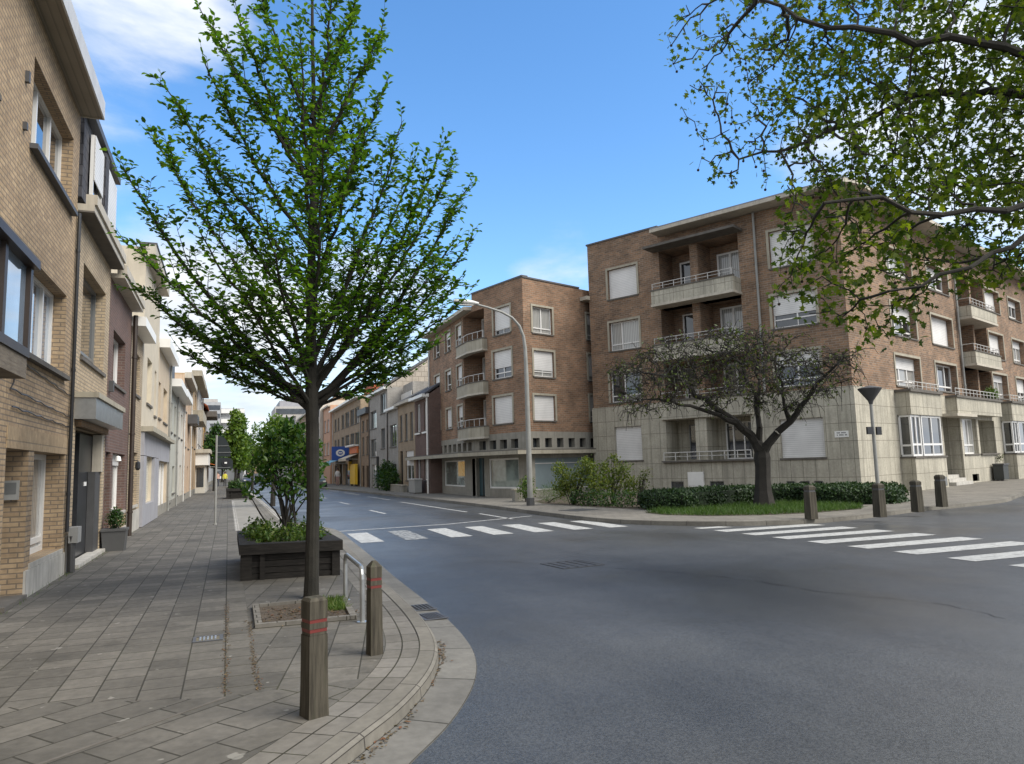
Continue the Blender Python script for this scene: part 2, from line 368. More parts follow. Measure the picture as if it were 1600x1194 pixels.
M['curtain'] = glass('curtained_glass', (.20, .20, .19), (.42, .42, .40))
M['shopglass'] = glass('shop_glass', (.16, .19, .175))
M['bark'] = simple('hornbeam_bark', (.022, .020, .015), .9, .5, 6, .9)
M['bark2'] = simple('dark_bark', (.026, .023, .019), .92, .35, 4, .8)
M['bark3'] = simple('plane_bark', (.032, .029, .023), .9, .4, 3, .5)
M['hornbeam'] = leafmat('hornbeam_leaves', [(.031, .08, .012), (.05, .12, .014), (.08, .165, .017), (.13, .215, .02)], .45)
M['plane'] = leafmat('plane_leaves', [(.038, .075, .011), (.07, .115, .013), (.12, .165, .017), (.19, .23, .025)], .5)
M['cherryleaf'] = leafmat('cherry_leaves', [(.05, .07, .016), (.055, .09, .018), (.07, .065, .02), (.09, .13, .028)], .3)
M['planter_shrub'] = leafmat('planter_shrub_leaves', [(.022, .065, .015), (.036, .095, .018), (.06, .13, .02), (.11, .175, .028)], .38, .35)
M['shrub'] = leafmat('dark_shrub_leaves', [(.014, .045, .013), (.024, .068, .015), (.04, .095, .018), (.075, .13, .022)], .28, .35)
M['yellowshrub'] = leafmat('yellow_green_leaves', [(.06, .10, .02), (.10, .14, .025), (.17, .19, .035), (.045, .085, .02)], .35)
M['hedge'] = leafmat('hedge_leaves', [(.012, .03, .011), (.018, .042, .013), (.028, .058, .016), (.04, .075, .02)], .15)
M['fartree'] = leafmat('far_tree_leaves', [(.045, .10, .015), (.075, .14, .02), (.11, .185, .025), (.15, .22, .03)], .35)
M['herb'] = leafmat('herb_leaves', [(.04, .085, .018), (.06, .12, .02), (.10, .16, .03), (.14, .17, .04)], .3)
M['grass'] = leafmat('grass_blades', [(.03, .07, .013), (.05, .105, .016), (.085, .14, .028)], .3)
M['soil'] = simple('garden_soil', (.075, .058, .042), .95, .4, 6, .8)
M['dry'] = leafmat('dry_litter', [(.16, .07, .035), (.12, .09, .04), (.09, .07, .05), (.2, .14, .07)], .1)
M['seed'] = simple('seed_balls', (.035, .022, .014), .9, .3)
M['kerb'] = brick('kerb_stones', (.185, .172, .148), (.15, .14, .12), (.05, .045, .04), bw=1.0, bh=9, ms=.008, offset=0, stain=.4, bump=.25, moss=(.09, .09, .05))
M['gutter'] = brick('gutter_slabs', (.175, .168, .152), (.135, .13, .12), (.05, .048, .042), bw=.95, bh=9, ms=.010, offset=0, stain=.4, bump=.25)
PV1, PV2, PVJ = (.142, .132, .115), (.092, .086, .075), (.040, .037, .029)
M['pave'] = brick('paving_slabs', PV1, PV2, PVJ, bw=.30, bh=.295, ms=.007, offset=.5, rot=R(-90), stain=.45, bump=.35, rough=.75, spots=True, moss=(.05, .05, .025), big=.22)
M['pave_fine'] = brick('paving_slabs_by_kerb', PV1, PV2, PVJ, bw=.42, bh=.29, ms=.007, offset=.5, rot=R(-78), stain=.45, bump=.35, rough=.75, spots=True, moss=(.06, .06, .03), big=.22)
M['pave_strip'] = brick('mossy_slab_row', PV1, PV2, PVJ, bw=.32, bh=.235, ms=.008, offset=.0, rot=R(-90), stain=.5, bump=.35, rough=.8, spots=True, moss=(.10, .085, .03), big=.22)
M['pave_diag'] = brick('diagonal_paving', PV1, PV2, PVJ, bw=.46, bh=.30, ms=.008, offset=.5, rot=R(-38), stain=.5, bump=.35, rough=.75, spots=True, moss=(.05, .05, .025), big=.22)
M['pave_row'] = brick('kerbside_slab_row', PV1, (.18, .168, .15), PVJ, bw=.31, bh=.155, ms=.007, offset=.4, stain=.4, bump=.35, moss=(.09, .09, .05))
M['pave_far'] = brick('far_paving', (.19, .175, .15), (.155, .142, .125), (.08, .08, .065), bw=.3, bh=.3, ms=.008, stain=.4, bump=.2)
M['park'] = simple('parking_concrete', (.22, .21, .19), .85, .22, 1.2, .2)
M['cobble'] = brick('pale_cobbles', (.42, .41, .38), (.34, .33, .31), (.12, .11, .1), bw=.14, bh=.13, ms=.015)
def asphalt():
    m = Mat('asphalt', .55, .55); sp = m.rng(m.noise(62, 4, .8), .40, .60, .6, 1.42); pt = m.rng(m.noise(.35, 6, .65), .36, .64, .86, 1.14)
    st = m.rng(m.noise(.5, 5, .6, 'Object', (1, .22, 1), (3, 1, 0)), .38, .62, .84, 1.14)
    m.col(m.mul(m.mul(m.mul((.060, .0625, .0645), sp), pt), st)); m.l(m.rng(m.noise(.28, 4, .6, loc=(2, 5, 0)),   .38, .62, .29, .54), m.b.inputs['Roughness'])
    m.bump(m.noise(120, 3, .6), .55, .006); return m.m
M['asphalt'] = asphalt()
def paintmark():
    m = Mat('road_paint', .6); k = m.rng(m.noise(7, 6, .7), .50, .60, 0, 1, True); k2 = m.rng(m.noise(45, 4, .75), .48, .62, 0, .8)
    f = m.n('ShaderNodeMath', operation='MAXIMUM'); m.l(m.rng(k, 0, 1, 0, .6), f.inputs[0]); m.l(k2, f.inputs[1]); m.col(m.mix(f.outputs[0], (.48, .48, .46), (.16, .16, .155))); return m.m
M['paint'] = paintmark()
def wornpaint():
    m = Mat('worn_road_paint', .6); k = m.rng(m.noise(9, 6, .75), .40, .58, .25, 1, True); m.col(m.mix(k, (.5, .5, .48), (.062, .066, .07))); return m.m
M['worn'] = wornpaint()
def woodpost():
    m = Mat('weathered_post_wood', .8, .3); g = m.noise(6, 6, .65, 'Object', (5, 5, .35)); g2 = m.noise(3, 4, .6, 'Object', (6, 6, .5), (3, 3, 3))
    c = m.mix(m.rng(g, .35, .65, 0, 1), (.030, .026, .019), (.085, .075, .056)); c = m.mix(m.rng(g2, .55, .7, 0, .5), c, (.05, .055, .028)); m.col(c); m.bump(g, .5, .01); return m.m
M['postwood'] = woodpost()
def sleepers(name, a, b):
    m = Mat(name, .85, .3); g = m.noise(5, 6, .65, 'Object', (1, 1, 7)); m.col(m.mix(m.rng(g, .3, .7, 0, 1), a, b)); m.bump(g, .5, .012); return m.m
M['sleeper'] = sleepers('dark_sleeper_wood', (.012, .011, .010), (.038, .034, .03))
M['redband'] = simple('red_band', (.13, .018, .014), .5, .2, 4)
M['skin'] = simple('skin', (.45, .28, .2), .6, .05)
for k, c in dict(hivis=(.55, .55, .05), dkblue=(.03, .05, .12), bluesign=(.02, .075, .33), orange=(.65, .18, .05), awningblue=(.13, .36, .48), yellowpanel=(.72, .45, .03), signback=(.014, .02, .022), carblue=(.05, .07, .13), carwhite=(.6, .6, .6), cardark=(.03, .03, .035), cargreen=(.04, .06, .055), tyre=(.018, .018, .018), terracotta=(.35, .16, .08), planterpot=(.085, .085, .085), statue=(.72, .72, .72), box=(.30, .30, .29), lamphead=(.6, .6, .58), tail=(.3, .02, .02), ledwhite=(.8, .8, .78), bin=(.035, .04, .04), pinkc=(.5, .25, .25)).items():
    M[k] = simple(k, c, .5, .08, 3)
M['brass'] = simple('dull_brass', (.14, .11, .05), .5, .2, 4)
# ------------------------------------------------------------------ ground, road, pavements
def sheet(name, poly, z, mat):
    mb = MB(); mb.face([(p[0], p[1], z) for p in poly], 0, None, (0, 0, 1)); return struct(mb.build(name, mat))
RZ = -.12
sheet('ground', [(-1500, -1500), (1500, -1500), (1500, 1800), (-1500, 1800)], -.14, M['soil'])
sheet('road', [(-60, -60), (140, -60), (140, 420), (-60, 420)], RZ, M['asphalt'])
KL = smooth_line([(-6, .9), (-3, 1.75), (-1.2, 2.65), (0, 3.63), (.40, 4.16), (.77, 4.66), (1.13, 5.15), (1.49, 5.80), (1.73, 6.44), (1.88, 7.15), (1.99, 8.2), (2.06, 9.6), (2.15, 11.9), (2.3, 14.5), (2.46, 18), (2.58, 21), (2.45, 22.7), (2.0, 24), (1.68, 25.4), (1.62, 28), (1.62, 36), (1.6, 46)], 6)
KF = smooth_line([(1.6, 46), (1.6, 80), (1.6, 200)], 6)
# near kerb: stone top, upright face, gutter
mb = MB(); ribbon(mb, KL, -.15, .004, -.02, .0); ribbon(mb, KL, -.02, 0, .012, -.02); ribbon(mb, KL, .012, -.02, .02, -.10)
struct(mb.build('kerb', M['kerb']))
KG = [p for p in KL if p.y < 26]
mb = MB(); ribbon(mb, KG, .02, -.095, .345, -.112); ribbon(mb, KG, .345, -.112, .355, -.125); struct(mb.build('gutter', M['gutter']))
mb = MB(); ribbon(mb, KF, -.12, .004, 0, 0); ribbon(mb, KF, 0, 0, .015, -.12); struct(mb.build('kerb', M['kerb']))
mb = MB(); ribbon(mb, KL, -.46, .0, -.306, .0); ribbon(mb, KL, -.304, .0, -.152, .0); struct(mb.build('pavement_edge_rows', M['pave_row']))
IN = offs(KL, -.46)
inn = [(p.x, p.y) for p in IN]
DIV = 5.86
top = [p for p in inn if DIV < p[1] < 21.9]
def cross_x(y):
    for a, b in zip(inn, inn[1:]):
        if a[1] <= y <= b[1]: return a[0]+(b[0]-a[0])*(y-a[1])/(b[1]-a[1])
sheet('pavement_by_kerb', [(.23, DIV), (cross_x(DIV), DIV)] + top + [(cross_x(21.9), 21.9), (.23, 21.9)], 0, M['pave_fine'])
sheet('pavement_slab_row', [(0, DIV), (.23, DIV), (.23, 21.9), (0, 21.9)], 0, M['pave_strip'])
sheet('pavement', [(-3.2, 6.3), (-1.2, 6.3), (-.35, 5.95), (0, DIV), (0, 21.9), (.2, 21.9), (.2, 46), (1.5, 46), (1.5, 200), (-3.2, 200)], 0, M['pave'])
low = [p for p in inn if p[1] < DIV]
sheet('pavement_corner', [(-3.2, 6.3)] + low + [(cross_x(DIV), DIV), (0, DIV), (-.35, 5.95), (-1.2, 6.3)], 0, M['pave_diag'])
# diagonal seam between the two laying patterns
mb = MB(); mb.hexa([(-.01, 5.84, .001), (-1.0, 4.98, .001), (-.985, 4.965, .001), (.01, 5.82, .001), (-.01, 5.84, .006), (-1.0, 4.98, .006), (-.985, 4.965, .006), (.01, 5.82, .006)]); struct(mb.build('pavement_seam', M['dark_conc']))
up = [p for p in inn if 21.9 < p[1] < 46]
sheet('parking_strip', [(.32, 21.9), (cross_x(21.9), 21.9)] + up + [(1.14, 46), (.32, 46)], 0, M['park'])
sheet('cobble_line', [(.2, 21.9), (.32, 21.9), (.32, 46), (.2, 46)], 0, M['cobble'])
LG = [Vector((1.66, 25.6+i*2, 0)) for i in range(60)]
mb = MB(); ribbon(mb, LG, 0, RZ+.006, .28, RZ+.006); struct(mb.build('cobble_gutter', M['cobble']))
# far side
FK = smooth_line([(80, 40), (50, 28.2), (34, 21.6), (28.2, 19.1), (24.5, 17.2), (21.6, 16.5), (19.2, 16.1), (16.7, 15.4), (14.1, 14.95), (12.6, 15.4), (11.5, 16.2), (10.6, 17.4), (10.1, 18.7), (9.92, 20.4), (9.88, 24), (9.9, 30), (9.8, 34), (9.6, 41), (9.3, 51), (8.6, 62), (7.9, 71), (6.8, 90), (6.2, 130), (6.2, 200)], 5)
mb = MB(); ribbon(mb, FK, .15, .004, .01, 0); ribbon(mb, FK, .01, 0, 0, -.02); ribbon(mb, FK, 0, -.02, -.01, RZ-.01); struct(mb.build('kerb', M['kerb']))
fi = [(p.x, p.y) for p in offs(FK, .15)]
sheet('far_pavement', fi + [(80, 200)], 0, M['pave_far'])
sheet('corner_pavement', [(11.9, 6.6), (12.6, 7.0), (60, 18), (60, -20), (13, -20), (11.9, 5)], 0, M['pave_far'])
# gardens on the corner
sheet('flower_bed', [(11.9, 27.5), (12.3, 24.6), (12.75, 21.6), (13.0, 20.6), (22.5, 22), (18, 36), (13.9, 31.0), (12.6, 29.9)], .004, M['soil'])
sheet('grass_base', [(12.1, 19.9), (12.05, 18.7), (12.7, 17.6), (14.0, 16.75), (15.6, 16.5), (17.6, 16.75), (18.4, 17.4), (18.0, 20.5), (13.4, 21)], .008, M['soil'])
# road markings
def marks(name, quads, mat):
    mb = MB()
    for q in quads: mb.face([(x, y, RZ+.005) for x, y in q], 0, None, (0, 0, 1))
    return struct(mb.build(name, mat))
marks('zebra_crossing', [[(x, 17.45-.1*i*.3), (x+.55, 17.45-.1*i*.3), (x+.62, 20.2-.05*i), (x+.08, 20.2-.05*i)] for i, x in ((0, 2.92), (2, 5.1), (3, 6.18), (4, 7.28), (5, 8.38), (6, 9.42))], M['paint'])
marks('worn_zebra_stripe', [[(4.0, 17.45), (4.55, 17.45), (4.65, 20.2), (4.1, 20.2)]], M['worn'])
marks('zebra_crossing', [[(11.0, y), (13.95, y-.08), (13.95, y+.42), (11.0, y+.5)] for y in (7.28, 8.3, 9.35, 10.38, 11.42, 12.45, 13.48, 14.5)] + [[(11.0, 15.5), (11.9, 15.4), (11.75, 15.78), (11.0, 15.82)]], M['paint'])
marks('stop_line', [[(2.6, 21.0), (6.2, 21.35), (9.5, 22.75), (9.5, 22.9), (6.2, 21.5), (2.6, 21.15)]], M['paint'])
marks('lane_dashes', [[(8.42, 22), (8.54, 22), (8.54, 25.3), (8.42, 25.3)], [(8.34, 26.5), (8.46, 26.5), (8.25, 37), (8.13, 37)]] + [[(5.55, y), (5.67, y), (5.6, y+2.9), (5.48, y+2.9)] for y in (28, 37, 46, 56, 67, 80)] + [[(8.2, y), (8.32, y), (8.2, y+6), (8.08, y+6)] for y in (40, 50, 60)], M['paint'])
CR = smooth_line([(4.6, 12.6), (5.6, 11.2), (6.4, 9.9), (6.9, 8.7), (7.1, 7.4), (7.6, 6.3), (7.5, 5.4)], 6)
mb = MB()
for i in range(len(CR)-1):
    w = .006+.004*math.sin(i*1.7); a, b = CR[i]+Vector((.03*math.sin(i*2.1), 0, 0)), CR[i+1]+Vector((.03*math.sin((i+1)*2.1), 0, 0))
    mb.face([(a.x-w, a.y, RZ+.003), (a.x+w, a.y, RZ+.003), (b.x+w, b.y, RZ+.003), (b.x-w, b.y, RZ+.003)])
struct(mb.build('road_crack', M['black']))
# covers let into the ground
def cover(name, label, cat, x, y, z, w, d, rot, mat, bars=0, barmat=None):
    t = thing(name, label, cat, (x, y, z)); c, s = math.cos(rot), math.sin(rot)
    fr = Fr((x, y), (c, s), (-s, c)); mb = MB()
    for a in ((-w/2, w/2, -d/2, -d/2+.03), (-w/2, w/2, d/2-.03, d/2), (-w/2, -w/2+.03, -d/2+.03, d/2-.03), (w/2-.03, w/2, -d/2+.03, d/2-.03)): mb.ob(fr, a[0], a[1], z, z+.008, a[2], a[3])
    mb.build('frame', M['steel_dark'], t)
    mb = MB(); mb.ob(fr, -w/2+.03, w/2-.03, z, z+.005, -d/2+.03, d/2-.03); mb.build('plate', mat, t)
    if bars:
        mb = MB()
        for i in range(bars):
            u = -w/2+.05+(w-.1)*(i+.5)/bars; mb.ob(fr, u-.008, u+.008, z+.005, z+.012, -d/2+.045, d/2-.045)
        mb.build('grate_bars', barmat or M['steel_dark'], t)
    return t
cover('manhole_cover', 'faint square manhole cover in the dark asphalt before the crossings', 'manhole cover', 5.5, 11.5, RZ+.002, .8, .8, .1, M['asphalt'], 4)
cover('drain_grate', 'small metal plate with bright bars set in the left pavement', 'drain cover', -.16, 7.9, .002, .27, .24, 0, M['brass'], 5, M['galv'])
cover('gully_grate', 'rusty gully grate in the gutter, the one nearer the bollards', 'gully grate', 2.19, 8.35, -.098, .28, .38, .1, M['brown_frame'], 6)
cover('gully_grate', 'dark gully grate in the gutter, the one nearer the planter', 'gully grate', 2.22, 8.92, -.098, .28, .38, .05, M['dark_in'], 4)
cover('pavement_hatch', 'dark hatch in the far pavement near the lamp post', 'hatch', 11.2, 22.7, .002, 1.1, .9, .3, M['steel_dark'])

# ------------------------------------------------------------------ windows and other facade parts
def window(root, fr, u0, u1, z0, z1, depth=.12, bars=(), hbar=None, shutter=0, fm='pvc', glass='glass_dark', sill=True, surround=None, name='window', sm='shutter', fw_=.055, silm='dark_conc', proud=.05):
    f = fr.off(-depth); mb = MB(); w = fw_
    mb.ob(f, u0, u0+w, z0, z1, -.03, .03); mb.ob(f, u1-w, u1, z0, z1, -.03, .03)
    mb.ob(f, u0+w, u1-w, z0, z0+w, -.03, .03); mb.ob(f, u0+w, u1-w, z1-w, z1, -.03, .03)
    zb = z0+w
    if hbar:
        zh = z0+(z1-z0)*hbar; mb.ob(f, u0+w, u1-w, zh-w*.5, zh+w*.5, -.028, .028); zb = zh+w*.5
    for b in bars:
        u = u0+(u1-u0)*b; mb.ob(f, u-w*.6, u+w*.6, zb, z1-w, -.026, .035)
        if hbar: mb.ob(f, u-w*.3, u+w*.3, z0+w, zh-w*.5, -.026, .02)
    o = mb.build(name, M[fm], root)
    mb = MB(); mb.face([f.pt(u0+.02, z0+.02, -.012), f.pt(u1-.02, z0+.02, -.012), f.pt(u1-.02, z1-.02, -.012), f.pt(u0+.02, z1-.02, -.012)], 0, None, fr.N); mb.build('pane', M[glass], o)
    if shutter > 0:
        mb = MB(); mb.ob(f, u0+.01, u1-.01, z1-(z1-z0)*shutter, z1-.005, .037, .052); mb.build('shutter', M[sm], o)
    if sill:
        mb = MB(); mb.ob(fr, u0-.06, u1+.06, z0-.075, z0-.005, -depth+.03, proud); mb.build('sill', M[silm], o)
    if surround:
        mb = MB(); s = .11; zb = z0
        mb.ob(fr, u0-s, u0-.002, zb, z1+s, -.03, .035); mb.ob(fr, u1+.002, u1+s, zb, z1+s, -.03, .035); mb.ob(fr, u0-.002, u1+.002, z1+.002, z1+s, -.03, .033); mb.build('surround', M[surround], o)
    return o
def shell(mb, fr, u0, u1, z0, z1, dp, back=True):
    """side walls, back and top of a building behind its facade"""
    mb.face([fr.pt(u0, z0), fr.pt(u0, z1), fr.pt(u0, z1, -dp), fr.pt(u0, z0, -dp)], 0, None, -fr.D)
    mb.face([fr.pt(u1, z0), fr.pt(u1, z1), fr.pt(u1, z1, -dp), fr.pt(u1, z0, -dp)], 0, None, fr.D)
    if back: mb.face([fr.pt(u0, z0, -dp), fr.pt(u0, z1, -dp), fr.pt(u1, z1, -dp), fr.pt(u1, z0, -dp)], 0, None, -fr.N)
    mb.face([fr.pt(u0, z1), fr.pt(u1, z1), fr.pt(u1, z1, -dp), fr.pt(u0, z1, -dp)], 0, None, (0, 0, 1))
def part(root, name, mat, *boxes):
    mb = MB()
    for b in boxes:
        if isinstance(b[0], Fr): mb.ob(*b)
        else: mb.box(*b)
    return mb.build(name, M[mat] if isinstance(mat, str) else mat, root)
def railing(fr, u0, u1, z, h, n, posts=5, r=.014, ends=0.):
    mb = MB()
    for k in range(posts):
        u = u0+(u1-u0)*k/(posts-1); mb.tube([fr.pt(u, z, n), fr.pt(u, z+h, n)], r, 5)
    mb.tube([fr.pt(u0, z+h, n), fr.pt(u1, z+h, n)], r*1.15, 5); mb.tube([fr.pt(u0, z+h*.5, n), fr.pt(u1, z+h*.5, n)], r*.8, 5)
    if ends:
        for u in (u0, u1): mb.tube([fr.pt(u, z+h, n), fr.pt(u, z+h, n-ends)], r*1.15, 5)
    return mb
def pipe(root, fr, u, z0, z1, r=.05, mat='pole', n=.09, name='downpipe', off_top=None):
    mb = MB(); mb.tube([fr.pt(u, z0, n), fr.pt(u, z1, n)], r, 8)
    z = z0+.6
    while z < z1: mb.tube([fr.pt(u, z, n), fr.pt(u, z+.05, n)], r*1.25, 8); z += 2.1
    return mb.build(name, M[mat], root)

# ------------------------------------------------------------------ the corner apartment block on the right
C3 = (23.617, 22.400)
f3 = bent(C3, -27, -1)                     # facade towards the street; u grows to the left
if f3.N.x > 0: f3.N = -f3.N
d70 = (math.sin(R(70)), math.cos(R(70))); s3 = Fr(C3, d70, (d70[1], -d70[0]))
b3 = thing('apartment_building', 'large brick corner apartment block with pale stone panelled ground floor', 'apartment building', (C3[0], C3[1], 0))
LW = [(9.88, 11.63, 10.0, 11.55), (9.88, 11.66, 7.28, 8.75), (9.95, 11.75, 4.62, 6.12)]
RW = [(1.18, 3.02, 9.9, 11.55), (1.2, 3.08, 7.2, 8.65), (1.22, 3.12, 4.62, 6.1)]
LG3 = [(6.9, 8.56, 9.25, 11.88, 1.3), (4.45, 6.48, 9.25, 11.88, 1.3), (6.9, 8.6, 6.55, 8.98, 1.3), (4.45, 6.5, 6.55, 8.98, 1.3), (6.9, 8.6, 4.48, 6.2, 1.3), (4.45, 6.5, 4.48, 6.2, 1.3)]
mb = MB(); mb.wall(f3, 0, 8.6, 4.42, 12.62, RW + [h for h in LG3], .2); mb.wall(f3, 8.6, 12.86, 4.42, 13.15, LW, .2)
for h in LG3: mb.face([f3.pt(h[0], h[2], -1.3), f3.pt(h[1], h[2], -1.3), f3.pt(h[1], h[3], -1.3), f3.pt(h[0], h[3], -1.3)], 0, None, f3.N)
SW = []
for z0, z1 in ((9.8, 11.1), (7.0, 8.48), (4.66, 6.05)):
    for a, b in ((4.5, 7.4), (9.4, 12.35), (18.3, 21.0), (22.8, 25.4), (27.4, 30)): SW.append((a, b, z0, z1))
SG = [(13.5, 15.7, 9.3, 11.4, 1.2), (15.95, 18.1, 9.3, 11.4, 1.2), (13.5, 15.7, 6.9, 8.75, 1.2), (15.95, 18.1, 6.9, 8.75, 1.2), (13.5, 15.7, 4.45, 6.1, 1.2), (15.95, 18.1, 4.45, 6.1, 1.2)]
mb.wall(s3, 0, 34, 4.42, 12.62, SW + SG, .3)
for h in SG: mb.face([s3.pt(h[0], h[2], -1.2), s3.pt(h[1], h[2], -1.2), s3.pt(h[1], h[3], -1.2), s3.pt(h[0], h[3], -1.2)], 0, None, s3.N)
pl_ = f3.pt(12.86, 0); bk = pl_ + s3.D*13
mb.face([f3.pt(12.86, 0), f3.pt(12.86, 13.15), bk+Vector((0, 0, 13.15)), bk], 0, None, f3.D)
mb.face([f3.pt(8.6, 12.5), f3.pt(8.6, 13.15), f3.pt(8.6, 13.15)+s3.D*13, f3.pt(8.6, 12.5)+s3.D*13], 0, None, -f3.D)
mb.face([s3.pt(34, 0), s3.pt(34, 12.62), s3.pt(34, 12.62, -12), s3.pt(34, 0, -12)], 0, None, s3.D)
mb.face([s3.pt(34, 0, -12), s3.pt(34, 12.62, -12), s3.pt(12, 12.62, -12), s3.pt(12, 0, -12)], 0, None, -s3.N)
wall3 = mb.build('wall', M['red_brick'], b3)
mb = MB(); mb.ob(f3, 8.55, 12.92, 13.15, 13.23, -.5, .05); mb.build('parapet_coping', M['lead'], b3)
mb = MB(); mb.face([f3.pt(12.8, 12.55), f3.pt(0, 12.55), s3.pt(34, 12.55), s3.pt(34, 12.55, -12), f3.pt(12.8, 12.55)+s3.D*13], 0, None, (0, 0, 1)); mb.build('roof', M['felt'], b3)
# stone base
GH = [(10.0, 11.6, 1.66, 3.36), (7.08, 8.62, 1.6, 3.52, 1.2), (4.35, 6.5, 1.55, 3.5, 1.2), (1.25, 3.1, 1.56, 3.22), (7.83, 8.5, .08, .6, .08), (5.8, 6.5, .08, .6, .08), (2.62, 2.96, .1, .58, .08), (1.98, 2.38, .1, .58, .08), (1.44, 1.8, .1, .58, .08)]
sf = f3.off(.06); ss = s3.off(.06)
mb = MB(); mb.wall(sf, -.05, 12.92, 0, 4.42, GH, .24)
for h in GH[1:3]: mb.face([sf.pt(h[0], h[2], -1.2), sf.pt(h[1], h[2], -1.2), sf.pt(h[1], h[3], -1.2), sf.pt(h[0], h[3], -1.2)], 0, None, f3.N)
SH = [(9.5, 12.0, 0, 3.5, 1.5), (12.3, 14.5, 1.5, 3.35, .3), (14.8, 17.5, 1.5, 3.3, 1.2), (13.1, 14.1, .08, .45, .08)]
mb.wall(ss, -.05, 34, 0, 4.42, SH, .24)
mb.face([ss.pt(14.8, 1.5, -1.2), ss.pt(17.5, 1.5, -1.2), ss.pt(17.5, 3.3, -1.2), ss.pt(14.8, 3.3, -1.2)], 0, None, s3.N)
mb.face([sf.pt(12.92, 0), sf.pt(12.92, 4.42), sf.pt(12.92, 4.42)+s3.D*10, sf.pt(12.92, 0)+s3.D*10], 0, None, f3.D)
mb.face([sf.pt(12.92, 4.42), sf.pt(-.05, 4.42), f3.pt(0, 4.42, -.1), f3.pt(12.86, 4.42, -.1)], 0, None, (0, 0, 1)); mb.face([ss.pt(-.05, 4.42), ss.pt(34, 4.42), s3.pt(34, 4.42, -.1), s3.pt(0, 4.42, -.1)], 0, None, (0, 0, 1))
mb.build('stone_base', M['panel'], b3)
# eaves slab
mb = MB()
e = [f3.pt(8.5, 0, .9), f3.pt(-.95, 0, .9)]; q = s3.pt(34, 0, .9); qb = s3.pt(34, 0, -1); fb = f3.pt(8.5, 0, -1); cb = f3.pt(1.2, 0, -1)
poly = [(p.x, p.y) for p in (f3.pt(8.5, 0, .9), f3.pt(-.55, 0, .9), s3.pt(-.55+.4, 0, .9), q, qb, cb, fb)]
mb.prism(poly, 12.64, 12.80); mb.build('eaves', M['cornice'], b3)
mb = MB(); mb.prism(poly, 12.803, 12.9, 0, [(f3.pt(8.5, 0, .8).x, f3.pt(8.5, 0, .8).y), (f3.pt(-.5, 0, .8).x, f3.pt(-.5, 0, .8).y), (s3.pt(-.2, 0, .8).x, s3.pt(-.2, 0, .8).y), (s3.pt(34, 0, .8).x, s3.pt(34, 0, .8).y)] + poly[4:]); mb.build('gutter_edge', M['lead'], b3)
# windows on the street facade
window(b3, f3, *LW[0], .18, (), None, .995, surround='concrete'); window(b3, f3, *LW[1], .18, (.62,), .22, .0, glass='curtain', surround='concrete'); window(b3, f3, *LW[2], .18, (.55,), .22, 0, surround='concrete')
window(b3, f3, *RW[0], .18, (), None, .995, surround='concrete'); window(b3, f3, *RW[1], .18, (.45,), .26, .6, surround='concrete'); window(b3, f3, *RW[2], .18, (.5,), .2, .42, surround='concrete')
window(b3, sf, *GH[0], .2, (), None, .995); window(b3, sf, *GH[3], .2, (), None, .995)
for h in GH[4:]: window(b3, sf, *h[:4], .06, (), None, 0, fm='grey_frame', sill=False, glass='glass_dark', fw_=.03)
for z0, zt in ((9.25, 11.45), (6.55, 8.8), (4.48, 6.1)):
    window(b3, f3.off(-1.3), 7.35, 8.1, z0+.02, zt, -.04, (), None, 0, sill=False, name='balcony_door', fw_=.08); window(b3, f3.off(-1.3), 4.75, 6.1, z0+.02, zt, -.04, (.5,), None, 0, sill=False, name='balcony_door', fw_=.08, glass='curtain' if z0 > 6 else 'glass_dark')
window(b3, sf.off(-1.2), 7.3, 8.0, 1.62, 3.3, -.04, (), None, 0, fm='grey_frame', sill=False, name='balcony_door'); window(b3, sf.off(-1.2), 4.6, 6.1, 1.58, 3.3, -.04, (.4, .75), None, 0, sill=False, name='balcony_door')
mb = MB(); mb.ob(f3, 6.52, 6.88, 9.2, 11.88, -.5, .03); mb.ob(f3, 6.53, 6.88, 6.5, 8.9, -.5, .03); mb.build('loggia_pier', M['red_brick'], b3)
def balcony(fr, u0, u1, z0, z1, n, posts=8, hand=.3, returns=1):
    p = part(b3, 'balcony', 'panel', (fr, u0, u1, z0+.12, z1, n-.08, n), (fr, u0, u0+.08, z0+.12, z1, 0, n-.082), (fr, u1-.08, u1, z0+.12, z1, 0, n-.082))
    part(p, 'balcony_slab', 'cornice', (fr, u0-.03, u1+.03, z0, z0+.118, -.6, n+.03)); part(p, 'coping', 'dark_conc', (fr, u0-.04, u1+.04, z1+.002, z1+.06, n-.13, n+.04))
    railing(fr, u0+.05, u1-.05, z1+.06, hand, n-.05, posts, .016, n-.1).build('railing', M['rail'], p)
    return p
balcony(f3, 4.42, 8.6, 8.98, 9.74, .85); balcony(f3, 4.45, 8.62, 6.32, 7.06, .85)
part(b3, 'canopy', 'dark_conc', (f3, 4.2, 8.9, 11.9, 12.02, -.1, .95))
tr = part(b3, 'terrace_coping', 'dark_conc', (f3, 4.2, 8.8, 4.425, 4.5, -.1, .12)); railing(f3, 4.25, 8.75, 4.5, .35, .05, 8, .016).build('railing', M['rail'], tr)
part(b3, 'stone_lintel', 'panel', (sf, 4.2, 8.8, 3.55, 4.2, .002, .14))
bs = part(b3, 'balcony_sill', 'dark_conc', (sf, 4.25, 8.85, 1.50, 1.58, -.15, .16)); railing(sf, 4.4, 8.75, 1.58, .38, .1, 8, .02).build('railing', M['rail'], bs)
pipe(b3, f3, 3.62, 4.45, 12.62, .055, 'pole', .1)
part(b3, 'meter_box', 'white', (sf, 6.76, 7.55, .35, 1.03, .002, .1), (sf, 6.82, 7.49, .41, .97, .1, .112))
